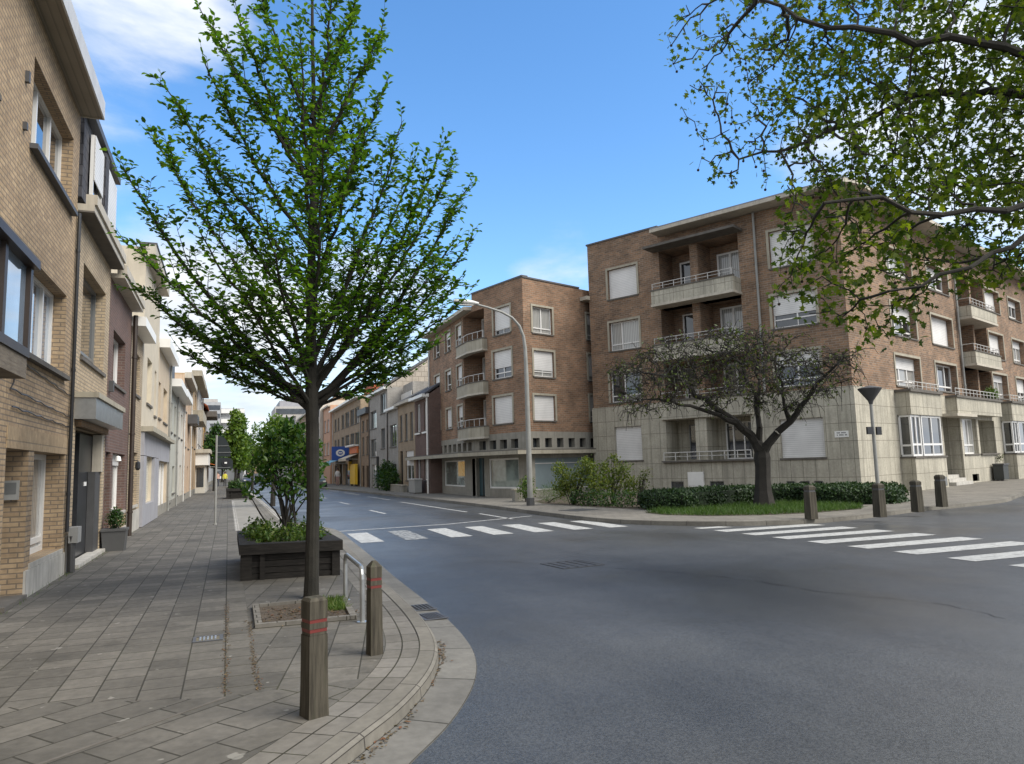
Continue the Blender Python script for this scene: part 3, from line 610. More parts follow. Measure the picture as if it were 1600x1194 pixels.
pq = part(b3, 'name_plate', 'white', (sf, .28, .82, 2.34, 2.60, .002, .03)); part(pq, 'lettering', 'steel_dark', *[(sf, .34+i*.045, .37+i*.045, z, z+.05, .031, .034) for z in (2.50, 2.41) for i in range(9) if (i*7+int(z*100)) % 5])
# street side of the same block
for i, w in enumerate(SW):
    window(b3, s3, *w, .3, (.36, .68), .2, (0, .35, .72, .3, .6, .45, .95, .7, .3, .5, .4, 0, .3, .6, .2)[i], surround='concrete', glass=('curtain', 'glass_dark')[i % 2], fw_=.075)
for z0, zt in ((9.3, 11.1), (6.9, 8.6), (4.45, 5.95)):
    window(b3, s3.off(-1.2), 13.8, 15.5, z0, zt, -.04, (.5,), None, 0, sill=False, name='balcony_door', fw_=.07); window(b3, s3.off(-1.2), 16.2, 17.8, z0, zt, -.04, (), None, 0, sill=False, name='balcony_door', fw_=.07)
balcony(s3, 13.3, 17.6, 8.6, 9.3, .7, 9, .35); balcony(s3, 13.3, 17.6, 6.1, 6.85, .7, 9, .35)
pipe(b3, s3, 13.15, 4.45, 12.62, .06, 'pole', .1)
def bay(u0, u1, n):
    p = part(b3, 'bay', 'panel', (ss, u0, u1, 0, 1.4, .002, n), (ss, u0, u1, 3.3, 4.3, .002, n), (ss, u0+.1, u1-.1, 1.4, 3.3, -.2, n*.25))
    part(p, 'bay_sill', 'dark_conc', (ss, u0-.06, u1+.06, 1.403, 1.47, .002, n+.06)); part(p, 'bay_coping', 'dark_conc', (ss, u0-.08, u1+.08, 4.303, 4.42, .002, n+.09))
    fq = ss.off(n-.1); mbx = MB(); g = MB()
    for a, b in ((u0+.05, u0+1.1), (u0+1.25, u1-.1)):
        for uu_ in (a, (a+b)/2-.04, b-.08): mbx.ob(fq, uu_, uu_+.08, 1.48, 3.29, -.05, .03)
        for zz in (1.48, 1.95, 3.2): mbx.ob(fq, a+.08, b-.08, zz, zz+.085, -.04, .02)
    [mbx.ob(fq, u0+.05, u0+.12, *q) for q in ((1.48, 1.56, -n+.15, -.052), (1.92, 2.0, -n+.15, -.052), (3.2, 3.29, -n+.15, -.052), (1.56, 3.2, -n+.12, -n+.2))]; w_ = mbx.build('bay_window', M['pvc'], p)
    g.face([fq.pt(u0+.1, 1.5, -.02), fq.pt(u1-.12, 1.5, -.02), fq.pt(u1-.12, 3.28, -.02), fq.pt(u0+.1, 3.28, -.02)], 0, None, s3.N)
    g.face([fq.pt(u0+.09, 1.5, -.02), fq.pt(u0+.09, 3.28, -.02), fq.pt(u0+.09, 3.28, -n+.12), fq.pt(u0+.09, 1.5, -n+.12)], 0, None, -s3.D); g.build('pane', M['glass_dark'], w_)
    part(p, 'cellar_window', 'grey_frame', (ss, u0+2.5, u0+2.95, .1, .5, n+.001, n+.02), (ss, u0+3.05, u0+3.5, .1, .5, n+.001, n+.02))
    railing(ss, u0+.05, u1-.05, 4.42, .35, n-.03, 8, .018, n-.1).build('railing', M['rail'], p)
bay(4.05, 7.75, .6); bay(18.75, 22.6, .6)
bb = part(b3, 'porch_balcony', 'panel', (ss, 10.3, 17.3, 3.5, 4.3, .002, .48)); part(bb, 'coping', 'dark_conc', (ss, 10.2, 17.4, 4.303, 4.42, .002, .55)); railing(ss, 10.3, 17.3, 4.42, .35, .45, 14, .018).build('railing', M['rail'], bb)
part(b3, 'porch_slab', 'cornice', (ss, 9.35, 12.2, 3.35, 3.49, -.2, .75)); part(b3, 'doorstep', 'plinth', (ss, 9.55, 11.95, .005, .16, -1.4, .35), (ss, 9.55, 11.95, .16, .32, -1.4, .05), (ss, 9.55, 11.95, .32, .48, -1.4, -.25))
window(b3, ss.off(-1.5), 9.9, 11.6, .5, 3.3, -.04, (.5,), None, 0, fm='grey_frame', sill=False, name='entrance_door', fw_=.09)
window(b3, ss, 12.3, 14.5, 1.5, 3.35, .25, (.33, .66), .25, 0, glass='curtain', fw_=.075); window(b3, ss.off(-1.2), 15.2, 17.2, 1.5, 3.2, -.04, (.5,), None, 0, sill=False, name='balcony_door')
part(b3, 'balcony_sill', 'dark_conc', (ss, 14.7, 17.6, 1.42, 1.5, -.1, .1)); part(b3, 'chimney', 'concrete', (s3, 14, 16.5, 12.7, 14.2, -6, -4))
# ------------------------------------------------------------------ the brick block with the shop across the junction
C2 = (13.50, 32.78)
fc = bent(C2, -16, -1); fr2 = Fr(C2, d70, (d70[1], -d70[0])); BX = fc.pt(4.5, 0); fl = Fr((BX.x, BX.y), (0, 1), (-1, 0))
b2 = thing('shop_apartment_building', 'brown brick apartment block with angled corner, shop canopy and stacked corner balconies', 'apartment building', (C2[0], C2[1], 0))
CW = [(1.06, 2.5, 8.3, 9.68), (1.03, 2.62, 6.02, 7.45), (1.06, 2.68, 3.7, 5.08)]
RW2 = [(.62, 2.0, 8.15, 9.5), (.62, 2.02, 5.95, 7.25), (.55, 2.0, 3.75, 5.0)] + [(4.6, 5.9, z, z+1.4) for z in (8.15, 5.95, 3.75)] + [(7.0, 8.3, z, z+1.4) for z in (8.15, 5.95, 3.75)]
LW2 = [(a, b, z, z+1.18) for z in (8.5, 6.15, 3.84) for a, b in ((1.95, 2.95), (4.15, 5.3), (6.6, 7.85))]
LO = [(z, z2) for z, z2 in ((8.0, 9.95), (5.6, 7.75), (3.25, 5.35))]
mb = MB()
mb.wall(fc, 0, 3.35, 3.2, 10.92, CW, .16); mb.wall(fr2, 0, 12, 3.2, 10.86, RW2, .16); mb.wall(fl, 1.62, 9.1, 3.2, 10.05, LW2, .16)
for z, z2, zz in ((9.95, 10.9, 0), (7.75, 8.0, 0), (5.35, 5.6, 0)):
    mb.wall(fc, 3.35, 4.5, z, z2, (), .1); 
    if zz == 0: mb.wall(fl, 0, 1.62, z, min(z2, 10.05), (), .1)
# loggia interiors
ci = fc.pt(3.35, 0); li = fl.pt(1.62, 0); cin = fc.pt(3.35, 0, -1.1); lin = fl.pt(1.62, 0, -1.1)
for z, z2 in LO:
    Z = lambda p, h: p+Vector((0, 0, h))
    mb.face([Z(ci, z), Z(cin, z), Z(cin, z2), Z(ci, z2)], 0, None, fc.D); mb.face([Z(li, z), Z(lin, z), Z(lin, z2), Z(li, z2)], 0, None, -fl.D)
    mb.face([Z(cin, z), Z(lin, z), Z(lin, z2), Z(cin, z2)], 0, None, fl.N)
    mb.face([Z(ci, z), Z(cin, z), Z(lin, z), Z(li, z), Z(BX, z)], 0, None, (0, 0, 1)); mb.face([Z(ci, z2), Z(cin, z2), Z(lin, z2), Z(li, z2), Z(BX, z2)], 0, None, (0, 0, -1))
e9 = fl.pt(9.1, 0)
mb.face([fl.pt(9.1, 0), fl.pt(9.1, 10.05), fl.pt(9.1, 10.05, -10), fl.pt(9.1, 0, -10)], 0, None, fl.D)
mb.face([fl.pt(0, 10.05), fl.pt(0, 10.9), fl.pt(0, 10.9, -9), fl.pt(0, 10.05, -9)], 0, None, fl.D)
mb.face([fr2.pt(12, 0), fr2.pt(12, 10.86), fl.pt(9.1, 10.86, -10), fl.pt(9.1, 0, -10)], 0, None, fr2.D)
mb.build('wall', M['red_brick_b'], b2)
mb = MB(); mb.ob(fc, -.02, 4.52, 10.92, 11.0, -.35, .04); mb.ob(fr2, .0, 4.1, 10.87, 10.95, -.35, .04); mb.build('parapet_coping', M['lead'], b2)
mb = MB(); mb.face([fl.pt(9.1, 10.0), fl.pt(0, 10.0), fc.pt(0, 10.0), fr2.pt(12, 10.0), fl.pt(9.1, 10.0, -10)], 0, None, (0, 0, 1)); mb.build('roof', M['felt'], b2)
part(b2, 'eaves', 'cornice', (fl, 0.05, 9.3, 10.055, 10.25, -.4, .45)); part(b2, 'eaves', 'cornice', (fr2, 4.15, 12.2, 10.2, 10.4, .002, .5))
for i, w in enumerate(CW): window(b2, fc, *w, .14, (.5,), .2, (.8, .62, .99)[i], surround='concrete')
for i, w in enumerate(RW2): window(b2, fr2, *w, .14, (.5,), .2, (0, .75, .99, .4, .8, .6, .5, .3, .9)[i], surround='concrete', glass='curtain')
for i, w in enumerate(LW2): window(b2, fl, *w, .14, (), .3, (.5, .35, .2, .6, .2, .45, .55, .9, .4)[i], surround='concrete')
for k, ((z, z2), (pz0, pz1)) in enumerate(zip(LO, ((7.62, 8.25), (5.32, 5.98), (3.0, 3.62)))):
    # balcony wraps the bend: front plane proud of both facades
    o = .35; A = fl.pt(1.9, 0, o); Bq = fl.pt(0, 0, o)+Vector((0, -.06, 0)); Cq = fc.pt(3.1, 0, o-.02); ins = [fc.pt(3.1, 0, .002), Vector((BX.x, BX.y, 0)), fl.pt(1.9, 0, .002)]
    poly = [(p.x, p.y) for p in [A, Bq, Cq]+ins]
    mb = MB(); mb.prism(poly, pz0+.1, pz1); p = mb.build('balcony', M['concrete'], b2)
    poly2 = [(q.x, q.y) for q in [fl.pt(1.93, 0, o+.03), fl.pt(0, 0, o+.03)+Vector((0, -.07, 0)), fc.pt(3.07, 0, o+.01)]+ins]
    mb = MB(); mb.prism(poly2, pz0, pz0+.098); mb.build('balcony_slab', M['cornice'], p); mb = MB(); mb.prism(poly2, pz1+.002, pz1+.05); mb.build('coping', M['dark_conc'], p)
    mb = MB(); z_ = pz1+.05
    for a, b in ((A, Bq), (Bq, Cq)):
        for t in (0, .33, .66, 1): q = a.lerp(b, t)*1.0; mb.tube([q+Vector((.05, .0, z_)), q+Vector((.05, 0, z_+.38))], .016, 5)
        mb.tube([a+Vector((.05, 0, z_+.38)), b+Vector((.05, 0, z_+.38))], .02, 5)
    mb.build('railing', M['rail'], p)
    bw = Fr((cin.x, cin.y), ((lin-cin).normalized().x, (lin-cin).normalized().y), (-1, -.3)); wl = (lin-cin).length
    window(b2, bw, wl*.12, wl*.5, z, z2-.1, -.05, (), None, 0, sill=False, name='balcony_door', fw_=.07); window(b2, bw, wl*.55, wl*.92, z, z2-.1, -.05, (), None, 0, sill=False, name='balcony_door', fw_=.07, glass='curtain')
# concrete band with square openings, canopy and shop below
BH = lambda a, b, n, w: [(a+(b-a)*(i+.5)/n-w/2, a+(b-a)*(i+.5)/n+w/2, 2.42, 2.88) for i in range(n)]
mb = MB()
mb.wall(fl.off(.02), .02, 9.1, 2.3, 3.2, BH(.3, 9, 9, .62), .25); mb.wall(fc.off(.02), -.02, 4.5, 2.3, 3.2, BH(.5, 4.2, 4, .6), .25); mb.wall(fr2.off(.02), -.02, 12, 2.3, 3.2, BH(.2, 11.8, 14, .46), .25)
for fx, a, b in ((fl, .02, 9.1), (fc, 0, 4.5), (fr2, 0, 12)): mb.face([fx.pt(a, 3.2, .02), fx.pt(b, 3.2, .02), fx.pt(b, 3.2, -.1), fx.pt(a, 3.2, -.1)], 0, None, (0, 0, 1))
band = mb.build('concrete_band', M['grey_conc'], b2)
mb = MB()
for fx, a, b in ((fl, .02, 9.1), (fc, 0, 4.5), (fr2, 0, 12)): mb.face([fx.pt(a, 2.3, -.23), fx.pt(b, 2.3, -.23), fx.pt(b, 3.1, -.23), fx.pt(a, 3.1, -.23)], 0, None, fx.N)
mb.build('band_glazing', M['glass_dark'], band)
cn = 1.0
cp = [fl.pt(12.2, 0, cn), fl.pt(0, 0, cn)+Vector((0, -.14, 0)), fc.pt(-.35, 0, cn)+Vector((.1, -.1, 0)), fr2.pt(12, 0, .75), fr2.pt(12, 0, -.3), fc.pt(0, 0, -.3), Vector((BX.x+.3, BX.y, 0)), fl.pt(9.0, 0, -.3), fl.pt(9.12, 0, .4), fl.pt(12.2, 0, .4)]
mb = MB(); mb.prism([(p.x, p.y) for p in cp], 2.1, 2.28); mb.build('canopy', M['concrete'], b2)
cp2 = [p*1 for p in cp]
mb = MB(); mb.prism([(p.x, p.y) for p in cp], 2.283, 2.33); mb.build('canopy_edge', M['dark_conc'], b2)
LGH = [(1.85, 6.0, .46, 1.94), (6.6, 8.6, 0, 1.95, .8)]; CGH = [(.7, 3.25, .43, 1.94), (3.65, 4.4, 0, 2.0, .3)]; RGH = [(.5, 5.4, .40, 1.9), (6, 10.5, .4, 1.9)]
mb = MB(); mb.wall(fl, .5, 9.1, 0, 2.3, LGH, .1); mb.wall(fc, 0, 4.5, 0, 2.3, CGH, .1); mb.wall(fr2, 0, 12, 0, 2.3, RGH, .1); mb.wall(fl, 0, .5, 1.98, 2.3, (), .1)
mb.build('shop_wall', M['grey_conc'], b2)
window(b2, fl, *LGH[0], .08, (), None, 0, glass='shopglass', sill=False, name='shop_window', fw_=.07); window(b2, fc, *CGH[0], .08, (), None, 0, glass='shopglass', sill=False, name='shop_window', fw_=.08)
for h in RGH:
    w_ = part(b2, 'shop_panel', 'teal', (fr2, h[0], h[1], h[2], 1.62, -.09, -.05), (fr2, h[0], h[1], 1.65, h[3], -.09, -.06)); part(w_, 'frame', 'rail', (fr2, h[0], h[1], h[2]-.05, h[2], -.08, .02), (fr2, h[0], h[1], 1.615, 1.655, -.08, -.03))
dq = part(b2, 'shop_door', 'door_blue', (fc, 3.65, 4.4, .03, 2.0, -.26, -.2), (fl, 0.02, .5, .03, 1.98, -.3, -.2)); part(dq, 'mullion', 'black', (fc, 4.0, 4.05, .03, 2.0, -.199, -.17))
part(b2, 'side_door', 'grey_frame', (fl, 6.7, 7.5, .03, 1.95, -.75, -.7)); part(b2, 'door_post', 'white', (fl, 8.6, 8.75, 0, 2.08, .0, .12))
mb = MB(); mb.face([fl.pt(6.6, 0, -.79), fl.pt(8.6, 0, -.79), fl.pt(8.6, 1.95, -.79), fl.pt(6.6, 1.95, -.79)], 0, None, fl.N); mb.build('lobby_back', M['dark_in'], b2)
pipe(b2, fl, 9.0, 3.2, 10, .05, 'rail', .08)

# ------------------------------------------------------------------ row of houses further along the right side
FRP = (11.5, 48.5)
def row_house(name, label, u0, u1, zt, mat, wins=(), x=FRP[0], depth=9, cornice='cornice', group='row houses on the right side of the street', side='R', plinth=None, cat='house', cz=.16, cn_=.3, D=None):
    fr = Fr((x, FRP[1]), (0, 1), (-1, 0)) if side == 'R' else Fr((x, 0), (0, 1), (1, 0))
    p = fr.pt((u0+u1)/2, 0); r = thing(name, label, cat, p, group)
    mb = MB(); g = .004; mb.wall(fr, u0+g, u1-g, 0, zt, [(*w[:4], (w[4] if len(w) > 4 else {}).get('depth', .12)+.04) for w in wins], .13); shell(mb, fr, u0+g, u1-g, 0, zt, depth); mb.build('wall', M[mat], r)
    if cornice: part(r, 'cornice', cornice, (fr, u0+.01, u1-.01, zt-cz, zt+.03, .002, cn_))
    for w in wins:
        k = dict(w[4]) if len(w) > 4 else {}; window(r, fr, *w[:4], k.pop('depth', .12), k.pop('bars', (.5,)), k.pop('hbar', None), k.pop('shutter', 0), **k)
    if side == 'R' and u0 > -1.2 or side == 'L' and u0 > 30: pipe(r, fr, u1-.14, 0, zt-cz-.05, .045, ('pole', 'brown_frame', 'rail')[int(u0) % 3], .07)
    if side == 'L' and u0 > 30: part(r, 'plinth', 'grey_conc', (fr, u0+.01, u1-.2, .004, .4, .002, .03))
    if plinth: part(r, 'plinth', plinth, (fr, u0+.01, u1-.01, 0, .35, .002, .04))
    return r, fr
G_ = dict(fm='pvc'); DK = dict(fm='grey_frame'); DR_ = dict(fm='brown_frame', sill=False, bars=(), name='door')
def gable_roof(r, fr, u0, u1, z0, zr, dp, mat, ov=.25, um=None):
    """pitched roof with its ridge parallel to the street"""
    mb = MB(); a = fr.pt(u0, z0-.05, ov); b = fr.pt(u1, z0-.05, ov); c = fr.pt(u1, zr, -dp/2); d = fr.pt(u0, zr, -dp/2); e = fr.pt(u0, z0-.05, -dp); f = fr.pt(u1, z0-.05, -dp)
    th = Vector((0, 0, .14))
    mb.hexa([a, b, c, d, a+th, b+th, c+th, d+th]); mb.hexa([d, c, f, e, d+th, c+th, f+th, e+th]); ro = mb.build('roof', M[mat], r)
    def gables(gm):
        for u, d in ((u0+.02, -fr.D), (u1-.02, fr.D)):
            g = MB(); g.face([fr.pt(u, z0), fr.pt(u, z0, -dp), fr.pt(u, zr-.02, -dp/2)], 0, None, d); g.build('gable', M[gm], r)
    return ro, gables
r, f = row_house('terraced_house', 'narrow dark red brick house beside the shop block, with arched windows', -4.9, -1.25, 6.1, 'dark_brick', [(-4.5, -3.6, 3.9, 5.7, G_), (-2.6, -1.7, 3.9, 5.7, G_), (-4.4, -3.5, .8, 2.3, G_), (-2.6, -1.7, 0, 2.3, dict(fm='pvc', sill=False, name='door', bars=()))], cornice='white', cn_=.45)
ro, mb = gable_roof(r, f, -4.9, -1.25, 6.1, 9.2, 9, 'slate'); mb('dark_brick'); part(r, 'chimney', 'dark_brick', (f, -4.8, -4.0, 6.5, 9.9, -4.8, -4)); pipe(r, f, -4.7, 0, 6, .06, 'white')
part(r, 'window_ledge', 'white', (f, -4.7, -3.4, 3.72, 3.82, .052, .12), (f, -2.8, -1.5, 3.72, 3.82, .052, .12))
r, f = row_house('terraced_house', 'tan brick house with three tall narrow upper windows on the right row', -1.2, 4.0, 6.2, 'far_tan', [(-.6, .2, 3.5, 5.35, DK), (1.0, 1.8, 3.5, 5.35, DK), (2.6, 3.4, 3.5, 5.35, DK), (-.7, 1.6, .75, 2.75, dict(fm='pvc', shutter=.5)), (2.5, 3.4, 0, 2.8, DR_)], plinth='grey_conc')
ro, mb = gable_roof(r, f, -1.2, 4.0, 6.2, 8.6, 9, 'roof_tile'); mb('gable_tile')
r, f = row_house('terraced_house', 'low pale grey brick half with a white flat roof edge, right row', 4.05, 7.7, 6.1, 'far_grey', [(4.6, 6.9, 3.2, 4.85, DK), (4.7, 5.7, .3, 1.9, DK), (6.3, 7.2, 0, 1.5, dict(fm='grey_frame', sill=False, bars=()))], cornice='white')
part(r, 'roof_room', 'far_grey', (f, 4.3, 7.5, 6.14, 8.0, -6, -1.2)); part(r, 'roof_screen', 'rail', (f, 4.2, 7.6, 6.14, 7.3, -1.1, -1.05))
r, f = row_house('terraced_house', 'tall pale grey brick house with big dark windows and a tiled gable roof', 7.75, 15.6, 7.95, 'far_grey', [(8.6, 10.6, 6.0, 7.6, DK), (8.8, 10.4, 3.2, 4.8, DK), (12.4, 15, 5.0, 6.5, DK), (12.5, 15, 2.6, 4.1, DK), (8.8, 9.8, .2, 1.7, DK), (12.6, 14.6, 0, 1.95, dict(fm='greyp', glass='curtain', sill=False, bars=(), name='garage_door'))], cornice='white')
ro, mb = gable_roof(r, f, 7.75, 15.6, 7.95, 11.3, 10, 'roof_tile'); mb('gable_tile')
pipe(r, f, 11.5, 0, 2.6, .1, 'black')
r, f = row_house('terraced_house', 'very narrow brown brick house with a dark slate cornice, right row', 15.65, 20.15, 7.0, 'far_brown', [(16.3, 17.1, 5.0, 6.0, DK), (18.3, 19.3, 5.0, 6.0, DK), (16.3, 17.1, 2.9, 4.5, DK), (18.3, 19.3, 2.9, 4.5, DK), (16.2, 17.2, 0, 1.9, DR_), (18.3, 19.4, 0, 1.9, DR_)], cornice='lead', cz=.5, cn_=.35)
WN = []
for z in (3.6, 6.0): WN += [(21, 23.6, z, z+1.55, DK), (24, 26.4, z, z+1.55, DK), (27.2, 29.8, z, z+1.55, DK), (30.6, 32.6, z, z+1.5, DK), (34.2, 35.6, z, z+1.4, DK), (36.6, 38.2, z, z+1.4, DK)]
r, f = row_house('terraced_building', 'wide tan shop building with rows of dark window bands, right row', 20.2, 39.7, 8.5, 'far_tan', WN + [(27, 30, 0, 2.2, dict(fm='grey_frame', sill=False, bars=(), name='shop_front')), (32, 34, 0, 2.2, DR_), (36, 38, .3, 2.1, DK)], cornice='white', cn_=.5)
part(r, 'roof', 'red_tile', (f, 22, 27, 8.54, 9.9, -6, -1.5)); 
r, f = row_house('terraced_house', 'salmon rendered house just beyond the light blue awning, right row', 39.75, 46.5, 9.3, 'salmon', [(40.8, 42.8, z, z+1.5, G_) for z in (3.4, 6.2)] + [(43.8, 45.6, z, z+1.5, G_) for z in (3.4, 6.2)], x=11.2)
r, f = row_house('terraced_house', 'cream rendered tall house with white balconies, far end of right row', 46.6, 56, 10.5, 'offwhite', [(a, a+2, z, z+1.5, DK) for z in (2.9, 5.4, 8.0) for a in (47.4, 50.3, 53.2)], x=10.8); part(r, 'balcony', 'white', (f, 47.2, 52.5, 5.0, 5.8, .01, .9), (f, 47.2, 52.5, 7.6, 8.4, .01, .9))
r, f = row_house('terraced_house', 'dark brown house with a steep roof, far end of right row', 56.1, 68, 9.6, 'far_brown', [(a, a+2, z, z+1.5, G_) for z in (3.0, 6.0) for a in (57.2, 61, 64.8)], x=10.2); ro, mb = gable_roof(r, f, 56.1, 68, 9.6, 12.6, 10, 'slate'); mb('far_brown')
r, f = row_house('terraced_building', 'long grey apartment house closing the right side in the distance', 68.1, 110, 10.2, 'greyp', [(a, a+2.2, z, z+1.6, DK) for z in (2.6, 5.2, 7.8) for a in (70, 75, 80, 85, 90, 95, 100, 105)], x=9.6, cornice='cornice')

# things on the right pavement and shop fronts
frr = Fr(FRP, (0, 1), (-1, 0))
def awning(label, fr, u0, u1, z, out_, mat, drop=.55):
    t = thing('awning', label, 'awning', fr.pt((u0+u1)/2, z)); mb = MB()
    a, b, c, d = fr.pt(u0, z, .02), fr.pt(u1, z, .02), fr.pt(u1, z-drop, out_), fr.pt(u0, z-drop, out_); th = Vector((0, 0, .04))
    mb.hexa([a-th, b-th, c-th, d-th, a, b, c, d]); mb.build('awning_cloth', M[mat], t)
    mb = MB(); mb.ob(fr, u0, u1, z-drop-.24, z-drop-.045, out_-.03, out_); mb.build('valance', M[mat], t)
    mb = MB(); [mb.tube([fr.pt(u, z-drop-.1, .02), fr.pt(u, z-drop-.06, out_-.05)], .02, 5) for u in (u0+.1, u1-.1)]; mb.build('awning_arm', M['rail'], t); return t
awning('light blue shop awning, left one of the shops on the right', frr, 29.5, 37.5, 2.9, 1.6, 'awningblue'); awning('orange and white awning over the shop beside the yellow board', frr, 21.5, 26.5, 3.1, 1.2, 'cream', .45)
t = thing('projecting_sign', 'square blue shop sign with white ring hung between the awnings', 'shop sign', frr.pt(27.2, 3.2)); g = Fr(frr.pt(27.2, 0), (-1, 0), (0, -1))
part(t, 'sign_board', 'bluesign', (g, .05, 1.75, 2.55, 3.95, -.1, .1)); mb = MB()
for i in range(20):
    a0, a1 = i*math.pi/10, (i+1)*math.pi/10; P_ = lambda r, a: g.pt(.9+r*1.25*math.cos(a), 3.3+r*math.sin(a), .104)
    mb.face([P_(.2, a0), P_(.2, a1), P_(.36, a1), P_(.36, a0)], 0, None, g.N)
mb.ob(g, .72, 1.08, 3.25, 3.36, .101, .106); mb.build('ring_emblem', M['white'], t)
t = thing('shop_fascia', 'orange lettered fascia board above the yellow shop front', 'shop sign', frr.pt(23, 2.5)); part(t, 'board', 'orange', (frr, 21.3, 25.5, 3.15, 3.75, .02, .22)); part(t, 'light_strip', 'white', (frr, 21.3, 26, 3.8, 3.95, .02, .6))
t = thing('yellow_panel', 'tall yellow advertising board standing beside the shop entrance', 'board', frr.pt(21.5, 0)); part(t, 'board', 'yellowpanel', (frr, 20.5, 23.4, .2, 2.1, .25, .5)); part(t, 'foot', 'steel_dark', (frr, 20.7, 20.9, 0, .2, .3, .45), (frr, 23, 23.2, 0, .2, .3, .45))
t = thing('yellow_panel', 'small yellow hanging board over the shop door', 'board', frr.pt(25.2, 1.5)); part(t, 'board', 'yellowpanel', (frr, 25, 25.9, 1.5, 2.4, .1, .35)); part(t, 'bracket', 'steel_dark', (frr, 25.4, 25.5, 2.4, 2.75, .02, .3))
t = thing('garden_wall', 'low stone planter wall under the green bush on right pavement', 'planter wall', frr.pt(1.5, 0)); part(t, 'wall', 'grey_conc', (frr, -.6, 3.4, 0, .42, .45, .75)); part(t, 'coping', 'concrete', (frr, -.65, 3.45, .422, .48, .42, .78))
t = thing('utility_box', 'pale metal utility cabinet in front of the dark red house', 'utility box', frr.pt(-3.2, 0)); part(t, 'cabinet', 'box', (frr, -4.0, -2.4, .06, .85, .3, .75)); part(t, 'lid', 'rail', (frr, -4.05, -2.35, .853, .91, .27, .8)); part(t, 'base', 'dark_conc', (frr, -3.95, -2.45, 0, .058, .3, .75))

# ------------------------------------------------------------------ the left row
LX = -2.55
LGp = 'houses in the left row'
def lh(name, label, y0, y1, zt, mat, wins=(), **k): return row_house(name, label, y0, y1, zt, mat, wins, x=LX, side='L', group=LGp, cornice=None, **k)
r, f = lh('terraced_house', 'yellow brick house at left edge with dark brown bay window', 0, 10.5, 8.0, 'yellow_brick', [(4.5, 9.45, 6.0, 7.3, dict(depth=.2, bars=(.33, .66), surround=None)), (3, 5.5, .5, 2.1, dict(depth=.25))], plinth='plinth')
bq = part(r, 'bay_window', 'brown_frame', (f, 6.3, 9.62, 2.96, 3.06, .002, .42), (f, 6.25, 9.66, 4.0, 4.1, .002, .48), (f, 9.52, 9.62, 3.06, 4.0, .002, .42), (f, 8.5, 8.6, 3.06, 4.0, .3, .42), (f, 7.4, 7.5, 3.06, 4.0, .3, .42), (f, 6.3, 6.4, 3.06, 4.0, .002, .42))
part(bq, 'pane', 'glass_painted_sky', (f, 8.602, 9.518, 3.062, 3.998, .34, .37), (f, 7.502, 8.498, 3.062, 3.998, .34, .37), (f, 6.402, 7.398, 3.062, 3.998, .34, .37)); part(bq, 'bay_apron', sleepers('grey_brown_boards', (.10, .085, .07), (.19, .165, .135)), (f, 6.32, 9.6, 2.72, 2.958, .002, .4))
part(r, 'eaves', 'soffit', (f, 0, 10.49, 8.02, 8.1, -1, .345)); part(r, 'fascia', 'rail', (f, 0, 10.49, 8.0, 8.32, .347, .375))
r, f = lh('terraced_house', 'tall yellow brick house with wide white windows and broad boarded eaves', 10.5, 14.28, 8.0, 'yellow_brick', [(11.05, 13.75, 6.08, 7.34, dict(depth=.2, bars=(.36, .68), glass='glass_dark', proud=.1, silm='lead')), (10.8, 13.72, 3.26, 4.6, dict(depth=.22, bars=(.3, .53, .76), glass='glass_painted_sky', proud=.09)), (10.62, 11.72, 0, 1.98, dict(depth=.42, sill=False, bars=(.45,), glass='curtain', name='door', fw_=.09)), (12.02, 14.1, .44, 1.98, dict(depth=.3, bars=(.5,), hbar=.12, glass='curtain', fw_=.085, silm='plinth', proud=.02))])
part(r, 'eaves', 'soffit', (f, 10.5, 14.27, 8.02, 8.1, -1, .345)); part(r, 'fascia', 'rail', (f, 10.5, 14.27, 8.0, 8.32, .347, .375)); part(r, 'end_board', 'cornice', (f, 14.272, 14.3, 8.0, 8.31, 0, .37))
part(r, 'soldier_course', 'soldier', (f, 10.6, 14.26, 1.984, 2.26, .002, .012)); part(r, 'plinth', 'plinth', (f, 11.73, 14.25, 0, .36, .002, .03), (f, 11.722, 11.74, 0, .36, -.41, .03)); part(r, 'doorstep', 'dark_conc', (f, 10.63, 11.70, .004, .06, -.4, .06))
t = part(r, 'intercom', 'box', (Fr((LX-.22, 11.70), (1, 0), (0, -1)), -.12, .14, 1.32, 1.58, .02, .05)); part(t, 'intercom_panel', 'grey_frame', (Fr((LX-.22, 11.70), (1, 0), (0, -1)), -.09, .11, 1.4, 1.55, .051, .056))
for z0, z1, a, b in ((3.12, 2.98, 11.0, 14.2), (2.72, 2.62, 10.6, 14.2), (2.5, 2.45, 10.7, 14.2)):
    mb = MB(); mb.tube(([f.pt(10.7, 2.95, .03), f.pt(10.68, 2.8, .03)] if z0 == 2.72 else [])+[f.pt(a+(b-a)*i/14, z0+(z1-z0)*i/14+.012*math.sin(i*2.3), .02) for i in range(15)], .009, 5); mb.build('wall_cable', M['black'], r)
pipe(r, f, 14.22, .7, 6.2, .03, 'black', .05); mb = MB(); mb.tube([f.pt(14.35, .62, .1), f.pt(14.38, .3, .1), f.pt(14.4, .02, .1)], .06, 8); mb.build('pipe_foot', M['steel_dark'], r); part(r, 'gas_box', 'box', (f, 14.3, 14.62, .5, .76, .06, .2)); part(r, 'wall_anchor', 'steel_dark', (f, 10.62, 10.68, 6.75, 6.9, .0, .05), (f, 10.62, 10.68, 6.1, 6.2, .0, .05))
